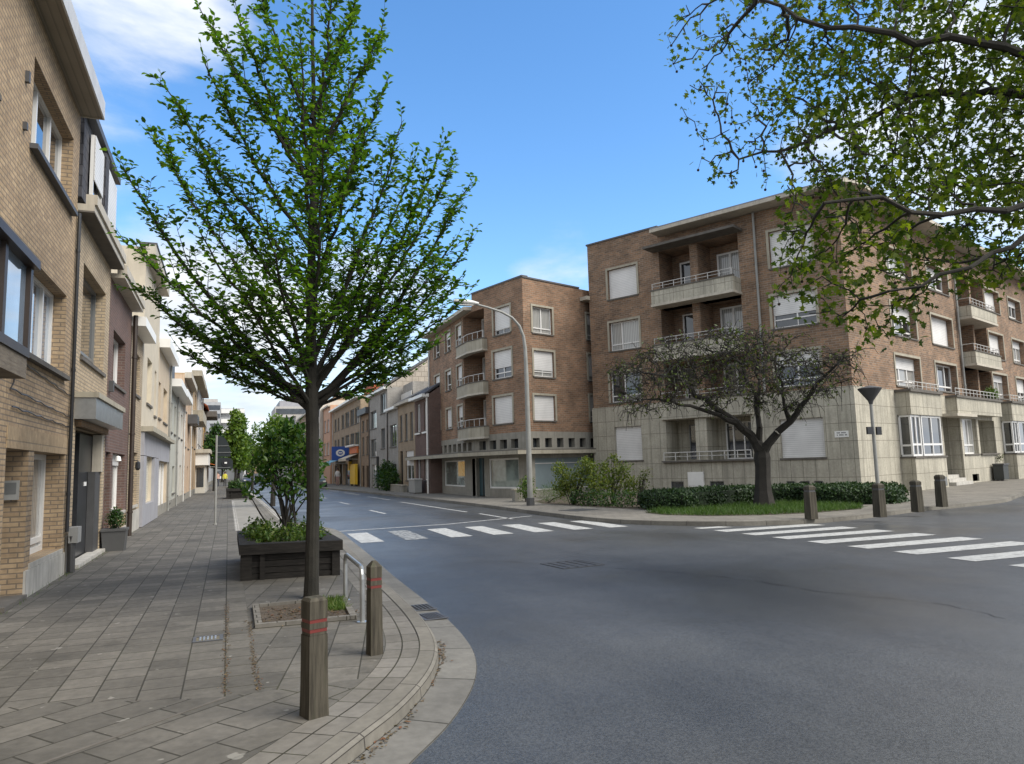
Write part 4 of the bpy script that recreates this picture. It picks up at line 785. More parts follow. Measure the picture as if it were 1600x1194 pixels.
r, f = lh('terraced_house', 'pale brick house with a slate dormer and a black garage doorway', 14.32, 18.3, 6.35, 'tan_brick', [(15.08, 17.7, 3.8, 5.55, dict(depth=.22, bars=(.4,), fm='grey_frame', glass='glass_dark', hbar=.14)), (14.9, 17.95, .02, 2.5, dict(depth=.3, sill=False, bars=(), fm='black', glass='dark_in', name='doorway'))])
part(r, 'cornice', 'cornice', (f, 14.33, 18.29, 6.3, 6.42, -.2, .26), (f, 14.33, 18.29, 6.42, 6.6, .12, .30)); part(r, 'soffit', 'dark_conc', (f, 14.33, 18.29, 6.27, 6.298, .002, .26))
dm = part(r, 'dormer', 'slate', (f, 14.5, 18.0, 6.6, 8.2, -2, .02)); part(dm, 'dormer_roof', 'lead', (f, 14.4, 18.1, 8.2, 8.34, -2.1, .16)); window(r, f.off(.02), 15.0, 16.0, 6.75, 8.0, -.06, (), None, .7, name='dormer_window', sill=False); window(r, f.off(.02), 16.5, 17.8, 6.75, 8.0, -.06, (), None, .9, name='dormer_window', sill=False); part(r, 'dormer_jamb', 'slate', (f, 16.05, 16.45, 6.7, 8.1, .02, .16))
bx = part(r, 'shutter_box', 'galv', (f, 14.7, 18.25, 2.62, 3.0, .002, .34)); part(bx, 'box_top', 'concrete', (f, 14.68, 18.3, 3.002, 3.1, .002, .38)); part(r, 'timber_lintel', 'far_brown', (f, 14.85, 18.0, 2.5, 2.61, -.05, .1))
dd = part(r, 'garage_door', 'door_black', (f, 16.3, 17.9, .04, 2.45, -.24, -.16)); part(dd, 'house_number', 'ledwhite', (f, 16.9, 17.15, 1.42, 1.5, -.159, -.15)); part(r, 'grey_side_panel', 'steel_dark', (f, 17.3, 17.94, .05, 1.7, -.155, -.02)); part(r, 'door_jamb', 'cornice', (f, 17.7, 17.95, 1.7, 2.48, -.15, .02)); part(r, 'plinth', 'plinth', (f, 14.4, 14.9, 0, .62, .002, .03)); part(r, 'doorstep', 'plinth', (f, 14.95, 18.0, .004, .07, -.12, .12))
r, f = lh('terraced_house', 'dark red brick house with a white shuttered ground window', 18.34, 22.25, 6.15, 'dark_brick', [(19.0, 21.1, 3.78, 5.02, dict(depth=.2, bars=(.5,))), (19.5, 21.7, .72, 2.15, dict(depth=.2, bars=(), shutter=.2, glass='curtain', silm='plinth')), (18.45, 19.2, 0, 2.15, dict(depth=.2, fm='dark_brick', sill=False, bars=(), name='door', glass='dark_in'))])
part(r, 'cornice', 'cornice', (f, 18.35, 22.24, 6.1, 6.2, -.1, .28), (f, 18.35, 22.24, 6.2, 6.4, .12, .32)); pipe(r, f, 22.2, 0, 6, .06, 'brown_frame', .1); part(r, 'plinth', 'plinth', (f, 19.22, 22.1, 0, .3, .002, .03)); part(r, 'brick_skirt', 'yellow_brick', (f, 19.3, 22.0, .302, .62, .002, .02))
mb = MB(); mb.lathe(f.pt(19.3, 1.95, .14), [(0, .12), (.05, .1), (.07, 0), (.0, -.02)], 10); mb.build('wall_lamp', M['ledwhite'], r); part(r, 'junction_box', 'steel_dark', (f, 18.5, 18.62, 3.5, 3.75, .0, .1))
r, f = lh('terraced_house', 'narrow yellow brick house squeezed between dark red and cream houses', 22.3, 25.2, 6.0, 'tan_brick', [(22.98, 24.5, 3.95, 5.15, dict(depth=.2, fm='grey_frame')), (22.95, 24.5, .75, 2.27, dict(depth=.25, fm='brown_frame', silm='plinth'))])
part(r, 'cornice', 'white', (f, 22.2, 25.25, 5.72, 5.98, .002, .36)); part(r, 'plinth', 'plinth', (f, 22.35, 25.15, 0, .6, .002, .03)); mb = MB(); mb.lathe(f.pt(22.75, 1.8, .2), [(0, .2), (.06, .16), (.07, 0), (.03, -.06), (0, -.06)], 10); mb.tube([f.pt(22.75, 2.0, .0), f.pt(22.75, 2.02, .2)], .015, 5); mb.build('wall_lantern', M['black'], r)
r, f = lh('terraced_house', 'cream rendered shop house with grey lilac shop front and flat roof', 25.25, 30.7, 8.85, 'cream', [(26.6, 28.2, 3.98, 5.5, dict(depth=.2, bars=(), fm='beige', shutter=.9, sm='cream_shutter')), (29.2, 29.9, 3.75, 5.4, dict(depth=.15, bars=(), fm='beige', glass='curtain')), (26.2, 28.9, .72, 2.18, dict(depth=.15, bars=(), shutter=.98, sm='cream_shutter', sill=False))])
part(r, 'flat_roof', 'cornice', (f, 25.1, 30.8, 8.5, 8.9, .002, .3)); part(r, 'roof_edge', 'lead', (f, 25.1, 30.8, 8.903, 8.97, -.2, .33)); part(r, 'shop_fascia', 'lilac', (f, 25.3, 30.65, 2.22, 2.95, .002, .1), (f, 25.3, 26.18, .02, 2.2, .002, .1), (f, 28.95, 30.65, .02, 2.2, .002, .1), (f, 26.2, 28.93, .02, .68, .002, .1)); part(r, 'shop_cornice', 'concrete', (f, 25.26, 30.69, 2.96, 3.12, .002, .35))
r, f = lh('terraced_house', 'beige rendered house with white cornice over a garage door', 30.75, 36.2, 6.7, 'beige', [(30.95, 31.9, 3.8, 5.2, dict(depth=.2, bars=(), fm='beige', glass='glass_dark')), (33.2, 35.2, 3.78, 5.2, dict(depth=.2, bars=(), fm='beige', shutter=.7, sm='cream_shutter')), (31, 35.5, .02, 2.1, dict(depth=.12, bars=(.33, .66), sill=False, name='garage_door', glass='curtain'))])
part(r, 'cornice', 'white', (f, 30.76, 36.3, 6.5, 6.85, .002, .38)); part(r, 'shop_fascia', 'lilac', (f, 30.8, 36.15, 2.14, 2.95, .002, .08)); part(r, 'shop_cornice', 'concrete', (f, 30.76, 36.25, 2.96, 3.1, .002, .3))
r, f = lh('terraced_house', 'pale green house with dark zinc dormer on the left row', 36.25, 41.6, 5.85, 'palegreen', [(37.2, 38.4, 3.6, 5.0, DK), (39.8, 40.9, 3.6, 5.0, DK), (36.6, 38, .3, 2.1, DK), (39.3, 40.9, .7, 2.0, DK)]); part(r, 'cornice', 'white', (f, 36.3, 41.6, 5.6, 5.95, .002, .5)); part(r, 'dormer', 'lead', (f, 37.0, 41.0, 5.9, 7.5, -2, -.1))
r, f = lh('terraced_house', 'small off white house with plain white cornice on the left row', 41.65, 47.8, 5.95, 'offwhite', [(42.6, 44, 3.6, 5.0, DK), (45.4, 46.8, 3.6, 5.0, DK), (42.2, 43.6, .5, 2.1, DK), (45, 46.6, 0, 2.1, DR_)]); part(r, 'cornice', 'white', (f, 41.7, 47.8, 5.7, 6.05, .002, .5))
r, f = lh('terraced_house', 'peach coloured house with small balcony on the left row', 47.85, 56.4, 7.6, 'peach', [(a, a+1.6, z, z+1.6, DK) for z in (3.3, 5.5) for a in (49, 53)] + [(49, 50.6, .4, 2.1, DK), (53, 54.4, 0, 2.1, DR_)]); part(r, 'cornice', 'cornice', (f, 47.9, 56.4, 7.4, 7.75, .002, .4)); part(r, 'balcony', 'steel_dark', (f, 52.2, 55.4, 4.9, 5.5, .01, .6))
r, f = lh('terraced_house', 'brown brick house with stepped white bands, left row far end', 56.45, 66.6, 8.8, 'tanp', [(a, a+2, z, z+1.6, DK) for z in (3.6, 6.3) for a in (58, 62.5)]); part(r, 'cornice', 'concrete', (f, 56.5, 66.6, 8.6, 9.0, .002, .7)); part(r, 'balcony', 'concrete', (f, 57.5, 65.5, 5.4, 6.2, .01, .8))
r, f = lh('terraced_house', 'grey rendered tall house before the yellow one, left row', 66.65, 80, 9.4, 'greyp', [(a, a+2, z, z+1.6, DK) for z in (4.2, 6.9) for a in (68.5, 72.5, 76)]); part(r, 'cornice', 'concrete', (f, 66.7, 80, 9.2, 9.5, .002, .6))
r, f = lh('terraced_house', 'bright yellow ochre house with red tiled roof, left row', 80.05, 92, 8.4, 'yellow', [(a, a+2, z, z+1.6, DK) for z in (3.6, 6.1) for a in (82, 87)]); ro, mb = gable_roof(r, f, 80.05, 92, 8.4, 12, 9, 'red_tile', .5); mb('yellow'); part(r, 'balcony', 'dark_conc', (f, 85, 91.5, 5.2, 6.0, .01, 1.3), (f, 85, 91.5, 7.7, 8.3, .01, 1.3))
r, f = lh('terraced_building', 'grey apartment house at the far end of the left row', 92.05, 170, 8.5, 'blockgrey', [(a, a+2.5, z, z+1.6, DK) for z in (2.5, 5) for a in range(96, 166, 8)])
pv = thing('shop_pavilion', 'white low shop front with scalloped parapet jutting onto the left pavement', 'shop', (LX+.5, 72, 0), None); ff = Fr((LX, 0), (0, 1), (1, 0))
part(pv, 'shop_body', 'offwhite', (ff, 66, 78, 0, 2.3, .01, .75)); part(pv, 'parapet', 'white', (ff, 65.6, 78.3, 2.3, 3.3, .01, 1.0)); part(pv, 'cap', 'cornice', (ff, 65.4, 78.5, 3.3, 3.6, .01, 1.15)); part(pv, 'shop_glass', 'glass_dark', (Fr((LX, 66), (1, 0), (0, -1)), .1, .65, .5, 2.1, .002, .02))
awning('orange and white rounded awning of the white shop on the left pavement', ff, 71, 79, 2.75, 1.9, 'orange', .5)
# tall blocks in the distance
t = thing('tower_block', 'pale grey tower block behind the trees at the end of the left row', 'apartment building', (-2, 175, 0)); part(t, 'wall', 'blockgrey', (-8.5, -1.8, 175, 190, 0, 17.4), (-1.79, 3.2, 177, 190, 0, 16.2)); part(t, 'roof_plant', 'greyp', (-7.5, -2.5, 178, 188, 17.42, 18.4)); part(t, 'window_band', 'glass_dark', *[(-8.4, -1.9, 174.9, 174.99, z, z+1.0) for z in (5, 7.2, 9.4, 11.6, 13.8, 15.7)])
part(t, 'balcony', 'white', *[(-1.7, 3.3, 176.0, 176.98, z, z+.9) for z in (4, 6.2, 8.4, 10.6, 12.8, 15)])
t = thing('tower_block', 'wide bluish grey block in the distance right of the grey tower', 'apartment building', (12, 160, 0)); part(t, 'wall', 'greyp', (9, 21, 160, 175, 0, 15.2)); part(t, 'roof_plant', 'lilac', (10, 20, 162, 174, 15.22, 16.6)); part(t, 'window_band', 'glass_dark', *[(9.2, 20.8, 159.9, 159.99, z, z+1.1) for z in (5, 7.3, 9.6, 11.8, 13.6)])
t = thing('distant_building', 'low brownish building closing the far end of the street', 'building', (2, 232, 0)); part(t, 'wall', 'far_brown', (-9, 22, 232, 240, 0, 8.5)); part(t, 'roof', 'roof_tile', (-9.3, 22.3, 231.6, 240.4, 8.52, 9.4)); [part(t, 'window', 'glass_dark', (x, x+2, 231.88, 231.98, z, z+1.7)) for x in range(-8, 20, 4) for z in (1.5, 5)]
# ------------------------------------------------------------------ street furniture
def bollard_near(label, loc, h, w, rot, cap):
    t = thing('bollard', label, 'bollard', loc, 'wooden bollards with red bands'); a = w/2
    c, s = math.cos(rot), math.sin(rot); sq = lambda r, z: [Vector((loc[0]+x*c-y*s, loc[1]+x*s+y*c, loc[2]+z)) for x, y in ((-r, -r), (r, -r), (r, r), (-r, r))]
    lv = [(-.05, a*1.12), (h*.2, a*1.04), (h*.68, a)]
    mb = MB()
    for (z0, r0_), (z1, r1_) in zip(lv, lv[1:]): 
        A, B = sq(r0_, z0), sq(r1_, z1)
        for i in range(4): j = (i+1) % 4; mb.face([A[i], A[j], B[j], B[i]])
    zt = h-cap-.005
    for z0, z1, r_ in ((h*.68, h*.705, a*.93), (h*.735, h*.785, a), (h*.815, zt, a)):
        mb.hexa(sq(r_, z0)+sq(r_, z1))
    mb.hexa(sq(a, zt+.0005)+sq(a*(.78 if cap < .03 else .3), zt+cap)); mb.build('post', M['postwood'], t)
    mb = MB(); 
    for z0, z1 in ((h*.705, h*.735), (h*.785, h*.815)): mb.hexa(sq(a*.95, z0)+sq(a*.95, z1))
    mb.build('red_band', M['redband'], t); return t
bollard_near('weathered square wooden bollard with two red bands nearest the camera', (.55, 5.15, 0), .765, .128, R(20), .022)
bollard_near('darker square wooden bollard with red bands beside the steel bicycle hoop', (1.21, 6.56, 0), .80, .104, R(12), .05)
mb = MB(); P0, P1 = Vector((1.37, 9.35, 0)), Vector((1.34, 7.95, 0)); dv = (P1-P0).normalized(); rr_ = .12; hh = .56
pth = [P0+Vector((0, 0, -.05)), P0+Vector((0, 0, hh-rr_))]+[P0+dv*(rr_-rr_*math.cos(a))+Vector((0, 0, hh-rr_+rr_*math.sin(a))) for a in (.4, .8, 1.2, 1.57)]
pth += [P1-dv*(rr_-rr_*math.sin(a))+Vector((0, 0, hh-rr_+rr_*math.cos(a))) for a in (0, .4, .8, 1.2)]+[P1+Vector((0, 0, hh-rr_)), P1+Vector((0, 0, -.05))]
t = thing('bike_stand', 'galvanised steel hoop bicycle stand behind the second wooden bollard', 'bike stand', (1.35, 8.65, 0)); mb.tube(pth, .026, 10); mb.build('hoop', M['galv'], t, smooth=True)
mb = MB(); [mb.lathe(p, [(.06, .001), (.06, .008), (.0, .012)], 12) for p in (P0, P1)]; mb.build('foot_plate', M['galv'], t)
def far_bollard(label, loc, h=.88, tilt=0):
    t = thing('bollard', label, 'bollard', loc, 'brown posts on the far corner'); a = .105; mb = MB()
    sq = lambda r, z: [Vector((loc[0]+x*r+tilt*z, loc[1]+y*r, loc[2]+z)) for x, y in ((-1, -1), (1, -1), (1, 1), (-1, 1))]
    mb.hexa(sq(a*1.1, 0)+sq(a, h*.8)); mb.hexa(sq(a*.85, h*.8+.001)+sq(a*.85, h*.86)); mb.hexa(sq(a, h*.86+.001)+sq(a, h*.95)); mb.hexa(sq(a, h*.951)+sq(a*.6, h)); mb.build('post', M['postwood'], t)
    mb = MB(); mb.hexa(sq(a*.9, h*.8+.002)+sq(a*.9, h*.858)); mb.build('dark_groove', M['steel_dark'], t)
far_bollard('weathered grey brown post standing left of the cone street lamp on kerb', (14.02, 14.96, 0), .86)
far_bollard('brown post directly in front of the cone topped street lamp', (15.66, 14.31, 0), .86, .02)
far_bollard('brown post between the cone lamp and the rightmost dark post', (17.71, 14.91, 0), .86)
far_bollard('dark post furthest right, in front of the stone bay windows', (19.84, 15.86, 0), .95)
t = thing('street_lamp', 'tall grey street lamp with curved arm reaching over the road', 'street lamp', (11.04, 26.63, 0)); L0 = Vector((11.04, 26.63, 0))
mb = MB(); mb.tube([L0, L0+Vector((0, 0, .3))], .16, 12); mb.build('dark_base', M['steel_dark'], t)
mb = MB(); arc = [(0, .3, .115), (0, 2.5, .10), (0, 5.0, .085), (-.02, 6.2, .07), (-.08, 6.7, .062), (-.24, 7.12, .056), (-.55, 7.45, .05), (-1.0, 7.66, .045), (-1.6, 7.82, .042), (-2.1, 7.92, .04)]
mb.tube([L0+Vector((x, 0, z)) for x, z, r_ in arc], [a[2] for a in arc], 12); mb.build('pole', M['pole'], t, smooth=True)
mb = MB()
for (x0, w0, h0), (x1, w1, h1) in zip(((-1.95, .06, .05), (-2.2, .14, .09), (-2.6, .17, .11), (-2.9, .1, .06)), ((-2.2, .14, .09), (-2.6, .17, .11), (-2.9, .1, .06), (-2.98, .02, .02))):
    for k in range(12):
        a0, a1 = k*math.pi/6, (k+1)*math.pi/6; Q = lambda x, w, h, a: L0+Vector((x, w*math.cos(a), 7.95+(x+2)*-.06+h*math.sin(a)))
        mb.face([Q(x0, w0, h0, a0), Q(x0, w0, h0, a1), Q(x1, w1, h1, a1), Q(x1, w1, h1, a0)])
hd = mb.build('lamp_head', M['lamphead'], t, smooth=True); mb = MB(); mb.box(L0.x-2.75, L0.x-2.2, L0.y-.1, L0.y+.1, 7.84, 7.86); mb.build('lens', M['pvc'], hd)
cl_ = Vector((17.85, 16.3, 0)); t = thing('street_lamp', 'thin street lamp with dark upturned cone head on the far corner', 'street lamp', cl_)
mb = MB(); mb.tube([cl_, cl_+Vector((0, 0, .9)), cl_+Vector((0, 0, 3.15))], [.06, .055, .045], 10); mb.build('pole', M['pole'], t, smooth=True)
mb = MB(); mb.lathe(cl_, [(.05, 3.1), (.08, 3.2), (.32, 3.53), (.34, 3.57), (.3, 3.59), (0, 3.66)], 20); mb.build('cone_head', M['steel_dark'], t, smooth=True)
mb = MB(); mb.box(cl_.x-.3, cl_.x-.07, cl_.y-.08, cl_.y-.02, 2.2, 2.42); mb.box(cl_.x+.07, cl_.x+.25, cl_.y-.08, cl_.y-.02, 2.18, 2.42); mb.build('small_sign', M['black'], t)
# sign post seen from behind
sp = Vector((-.36, 24.95, 0)); t = thing('road_sign', 'dark backs of road signs on a grey post on the left pavement', 'road sign', sp)
mb = MB(); mb.tube([sp, sp+Vector((0, 0, 2.80))], .032, 10); mb.tube([sp, sp+Vector((0, 0, .04))], .06, 10); mb.build('post', M['pole'], t)
mb = MB(); 
tri = [(.02, 1.72), (.56, 1.72), (.60, 1.78), (.16, 2.66), (.10, 2.70), (.04, 2.66)]
def plate(mb, pts, y, th=.02):
    a = [Vector((sp.x+.03+x, sp.y+y, z)) for x, z in pts]; b = [p+Vector((0, th, 0)) for p in a]; mb.face(a, 0, None, (0, -1, 0)); mb.face(b, 0, None, (0, 1, 0))
    for i in range(len(a)): j = (i+1) % len(a); mb.face([a[i], a[j], b[j], b[i]])
plate(mb, [(.0, 2.12), (.4, 2.12), (.38, 2.35), (.3, 2.58), (.2, 2.72), (.08, 2.77), (.0, 2.77)], .05); mb.build('arched_plate', M['signback'], t)
mb = MB(); plate(mb, [(.0, 1.72), (.46, 1.72), (.46, 1.98), (.4, 2.06), (.2, 2.09), (0, 2.09)], .05); mb.build('square_plate', M['signback'], t)
mb = MB(); mb.box(sp.x-.02, sp.x+.45, sp.y+.03, sp.y+.049, 2.24, 2.26); mb.box(sp.x-.02, sp.x+.36, sp.y+.03, sp.y+.049, 2.45, 2.47); mb.box(sp.x-.02, sp.x+.42, sp.y+.03, sp.y+.049, 1.76, 1.78); mb.build('bracket', M['grey_frame'], t)
mb = MB(); mb.lathe(sp, [], 3) if 0 else None
C_ = sp+Vector((.28, .03, 1.92)); P_ = lambda r, a, y: C_+Vector((r*math.cos(a), y, r*math.sin(a)))
for i in range(14):
    a0, a1 = i*math.tau/14, (i+1)*math.tau/14; mb.face([P_(.0, 0, -.0), P_(.12, a0, -.0), P_(.12, a1, -.0)], 0, None, (0, -1, 0))
mb.build('round_fitting', M['black'], t); mb = MB(); mb.box(C_.x-.035, C_.x+.035, C_.y-.03, C_.y-.002, C_.z-.025, C_.z+.025); mb.build('pale_sticker', M['ledwhite'], t)
# planters of sleepers
def planter(label, x0, x1, y0, y1, h, skew=0):
    c = Vector(((x0+x1)/2, (y0+y1)/2, 0)); t = thing('planter', label, 'planter', c, 'timber street planters'); w = .22
    S = lambda x, y: (x, y+skew*(x-x0)); e = .012
    def bx(mb, a, b, c_, d, z0, z1): mb.hexa([(*S(a, c_), z0), (*S(b, c_), z0), (*S(b, d), z0), (*S(a, d), z0), (*S(a, c_), z1), (*S(b, c_), z1), (*S(b, d), z1), (*S(a, d), z1)])
    mb = MB(); n = 4; hz = (h-.16)/n; wi = .1
    for i in range(n):
        z0, z1 = i*hz, (i+1)*hz-.008; j = e*(i % 2)
        bx(mb, x0+.14, x1-.03-j, y0+.06+j, y0+.06+wi, z0, z1); bx(mb, x0+.06, x1-.03, y1-.06-wi, y1-.06, z0, z1)
        bx(mb, x0+.05+j, x0+.05+wi, y0+.07+wi, y1-.07-wi, z0, z1); bx(mb, x1-.03-wi, x1-.03-j, y0+.07+wi, y1-.07-wi, z0, z1)
    mb.build('timber_side', M['sleeper'], t)
    for a_ in ((x0, x0+.16, y0+.01, y0+.16), (x0+.27, x0+.34, y0+.02, y0+.055), (x1-.12, x1-.005, y0+.02, y0+.055)): mb = MB(); bx(mb, *a_, 0, h-.155); mb.build('corner_post', M['sleeper'], t)
    mb = MB(); bx(mb, x0-.02, x1+.03, y0-.03, y0+w, h-.15, h); bx(mb, x0-.02, x0+w, y0+w+.004, y1, h-.15, h-.004); bx(mb, x1-w, x1+.03, y0+w+.004, y1, h-.15, h-.004); bx(mb, x0+w+.004, x1-w-.004, y1-w, y1, h-.15, h-.002); mb.build('coping_timber', M['sleeper'], t)
    mb = MB(); bx(mb, x0+w-.06, x1-w+.06, y0+w-.06, y1-w+.06, .1, h-.08); mb.build('earth', M['soil'], t); return t
planter('dark timber planter with overgrown shrub behind the street tree', .19, 1.62, 11.75, 14.6, .53, -.14)
planter('small timber planter with clipped bush further along the pavement', -.1, 1.15, 48.6, 51.5, .62)
planter('distant timber planter at the edge of the parked cars', 0, 1.2, 84, 87, .62)
# pot by the black doorway
pc = Vector((-2.28, 18.15, 0)); t = thing('plant_pot', 'square grey plant pot standing by the black garage doorway', 'plant pot', pc); q = lambda r, z: [pc+Vector((x*r, y*r, z)) for x, y in ((-1, -1), (1, -1), (1, 1), (-1, 1))]
mb = MB(); mb.hexa(q(.20, 0)+q(.235, .42)); mb.build('pot', M['planterpot'], t); mb = MB(); mb.hexa(q(.25, .421)+q(.25, .47)); mb.build('rim', M['planterpot'], t)
# tree pit edging and rubbish
pit = [(.28, 8.16), (1.31, 8.11), (1.39, 9.45), (.29, 9.41)]
t = thing('tree_pit', 'square kerbed tree pit with weeds around the street tree foot', 'tree pit', (.8, 8.8, 0)); mb = MB()
for i in range(4):
    a, b = Vector((*pit[i], 0)), Vector((*pit[(i+1) % 4], 0)); d = (b-a).normalized(); nrm = Vector((-d.y, d.x, 0)); a2, b2_ = a-d*0, b-d*.075
    mb.hexa([a2, b2_, b2_+nrm*.07, a2+nrm*.07]+[p+Vector((0, 0, .045)) for p in (a2, b2_, b2_+nrm*.07, a2+nrm*.07)])
mb.build('edging', M['pave_row'], t); mb = MB(); mb.face([(x, y, .012) for x, y in ((.35, 8.22), (1.25, 8.18), (1.32, 9.38), (.36, 9.34))], 0, None, (0, 0, 1)); mb.build('soil', M['soil'], t)
lit = []
rub = MB(); rub.hexa([(.78, 8.62, .02), (1.0, 8.6, .015), (1.02, 8.68, .015), (.8, 8.7, .02), (.8, 8.63, .06), (.97, 8.62, .05), (.98, 8.67, .045), (.82, 8.69, .055)]); tag(rub.build('litter', M['ledwhite'], None, (.9, 8.65, 0)), 'crumpled pale scrap of litter lying in the tree pit', 'litter')
t = thing('wheelie_bin', 'dark grey wheelie bin in the niche by the apartment steps', 'bin', s3.pt(16.6, 0, .4)); bq_ = s3.off(.16)
part(t, 'bin_body', 'bin', (bq_, 16.1, 17.0, .06, .85, .02, .5)); part(t, 'lid', 'steel_dark', (bq_, 16.05, 17.05, .853, .93, .0, .55)); part(t, 'wheel', 'tyre', (bq_, 16.15, 16.25, 0, .12, .1, .25), (bq_, 16.85, 16.95, 0, .12, .1, .25))
t = thing('stone_post', 'short pale stone post at the edge of the shrub bed', 'post', (11.9, 30.3, 0)); part(t, 'post', 'grey_conc', (11.75, 12.1, 30.1, 30.45, 0, .48)); part(t, 'cap', 'concrete', (11.72, 12.13, 30.07, 30.48, .482, .54))

# ------------------------------------------------------------------ vegetation
def rvec(n): v = rng.normal(size=(n, 3)); return v/np.linalg.norm(v, axis=1, keepdims=True)
def colonize(chain, att, step, infl, kill, iters, trop=(0, 0, 0)):
    nodes = [Vector(p) for p in chain]; par = [-1]+list(range(len(chain)-1)); att = [Vector(a) for a in att]; trop = Vector(trop)
    for it in range(iters):
        kd = kdtree.KDTree(len(nodes)); [kd.insert(n, i) for i, n in enumerate(nodes)]; kd.balance()
        acc = {}; keep = []
        for a in att:
            co_, i, d = kd.find(a)
            if d < kill: continue
            keep.append(a)
            if d < infl: acc.setdefault(i, []).append((a-nodes[i]).normalized())
        att = keep
        if not acc: break
        for i, vs_ in acc.items():
            d = sum(vs_, Vector())/len(vs_)+trop+Vector(rng.normal(size=3)*.12)
            if d.length < .05: d = Vector(rng.normal(size=3))
            nodes.append(nodes[i]+d.normalized()*step); par.append(i)
    return nodes, par
def branches(nodes, par, tip, power, rmax, fixed=None):
    cnt = [0]*len(nodes); ch = [[] for _ in nodes]
    for i, p in enumerate(par):
        if p >= 0: ch[p].append(i)
    for i in range(len(nodes)-1, -1, -1): cnt[i] = max(1, sum(cnt[c] for c in ch[i]))
    rad = [min(rmax, tip*c**power) for c in cnt]
    mb = MB()
    for i, p in enumerate(par):
        if p < 0: continue
        a, b = nodes[p], nodes[i]; seg = 4 if rad[i] < .02 else 7
        r1 = rad[i] if not fixed or i >= len(fixed) else fixed[i]; r0_ = rad[p] if not fixed or p >= len(fixed) else fixed[p]
        if r0_ > r1*1.8: r0_ = r1*1.25
        mb.tube([a-(b-a)*.03, b+(b-a)*.03], [r0_, r1], seg, 0, False)
    return mb, cnt
def sph(blobs, dens):
    P = []
    for x, y, z, r_ in blobs:
        n = max(4, int(dens*r_**2)); v = rvec(n)*(rng.random((n, 1))**.38)*r_; P.append(v+np.array([x, y, z]))
    return np.concatenate(P)
# hornbeam in the pavement: central leader, ascending limbs, flat leafy sprays
T0 = Vector((1.0, 9.72, 0))
ht = thing('street_tree', 'tall young leafy tree with a straight trunk in the pavement pit', 'tree', T0)
LAT = Vector((math.cos(R(6)), -math.sin(R(6)), 0)); DEP = Vector((math.sin(R(6)), math.cos(R(6)), 0))
TL = [(0, .098), (.3, .088), (1.2, .08), (2.2, .082), (2.5, .085), (3.2, .07), (4.2, .056), (5.2, .044), (6.4, .032), (7.6, .022), (8.8, .014), (9.8, .006)]
mb = MB(); tr_pts = [T0+Vector((.02*math.sin(z*1.3), .02*math.cos(z), z)) for z, _ in TL]; mb.tube([tr_pts[0]+Vector((0, 0, -.1))]+tr_pts, [.12]+[r_ for _, r_ in TL], 12)
LC, LT, LN, LS = [], [], [], []
def twig(mb, a, d, L, r_, n=5, up=.25, sag=0.):
    pts = [a]; d = d.normalized()
    for i in range(n): d = (d+Vector((0, 0, up/n))+Vector(rng.normal(size=3)*.10)).normalized(); pts.append(pts[-1]+d*L/n)
    mb.tube(pts, [r_*(1-.75*i/n) for i in range(n+1)], 4 if r_ < .012 else 6, 0, False); return pts
def leaves_on(pts, gap, size, skip=.08, wid=.5):
    for i in range(len(pts)-1):
        a, b = pts[i], pts[i+1]; L = (b-a).length; d = (b-a)/max(L, 1e-6); side = d.cross(Vector((0, 0, 1)))
        if side.length < .1: side = Vector((1, 0, 0))
        side.normalize(); k = max(1, int(L/gap+rng.random()))
        for j in range(k):
            s = 1 if (j+i) % 2 else -1; q = a.lerp(b, rng.random())
            dirv = (d*.7+side*s*(.5+.5*rng.random())+Vector((0, 0, rng.normal()*.25-.15))).normalized()
            LC.append(q); LT.append(dirv); LN.append(Vector((rng.normal()*.35, rng.normal()*.35, 1))); LS.append(size*(.7+.6*rng.random()))
def limb(zs, lat, dep, zt, r_):
    a = T0+Vector((0, 0, zs)); tip = T0+LAT*lat+DEP*dep+Vector((0, 0, zt)); h = math.hypot(lat, dep)
    c = a+(LAT*lat+DEP*dep)*.57+Vector((0, 0, (zt-zs)*(.45 if zt > zs+.5 else .75))); n = 12; pts = []
    for i in range(n+1):
        t = i/n; pts.append(a*(1-t)**2+c*2*t*(1-t)+tip*t*t+Vector(rng.normal(size=3)*.015))
    mb.tube(pts, [r_*(1-.85*i/n)+.003 for i in range(n+1)], 6, 0, False); Ltot = sum((pts[i+1]-pts[i]).length for i in range(n))
    for i in range(3, n+1):
        d = (pts[i]-pts[i-1]).normalized(); hor = d.cross(Vector((0, 0, 1))).normalized(); f = i/n
        for s in ((1, -1) if i < n else (1, -1, 0)):
            for rep in range(2 if i < n else 1):
                if rng.random() < (.34 if zs < 4.3 else .42): continue
                q = pts[i-1].lerp(pts[i], rng.random()); dd_ = d*(.55+.4*rng.random())+hor*s*(.5+.5*rng.random())+Vector((0, 0, rng.normal()*.3+.12))
                L = Ltot*(.22*(1-f)+.10)*(.6+.7*rng.random()); L = min(L, .85); tp = twig(mb, q, dd_, L, .006+.004*(1-f), 4, .25)
                leaves_on(tp, .05, .086)
                if L > .3:
                    for k in (1, 2, 3):
                        e = (tp[k+1]-tp[k]).normalized(); h2 = e.cross(Vector((0, 0, 1))).normalized(); leaves_on(twig(mb, tp[k], e*.7+h2*(1 if (k+i) % 2 else -1)*.7, L*.4, .004, 2, .1), .05, .082)
    leaves_on(pts[5:], .035, .082); leaves_on(twig(mb, pts[-1], pts[-1]-pts[-2]+Vector((0, 0, .05)), .3, .004, 3, .2), .04, .062)
px2 = lambda x, y: ((x-487)/119.0, 1.6+(737-y)/117.0)
def LB(x, y, ys, dep, r_=.028):
    lat, zt = px2(x, y); limb(1.6+(737-ys)/117.0, lat, dep, zt, r_)
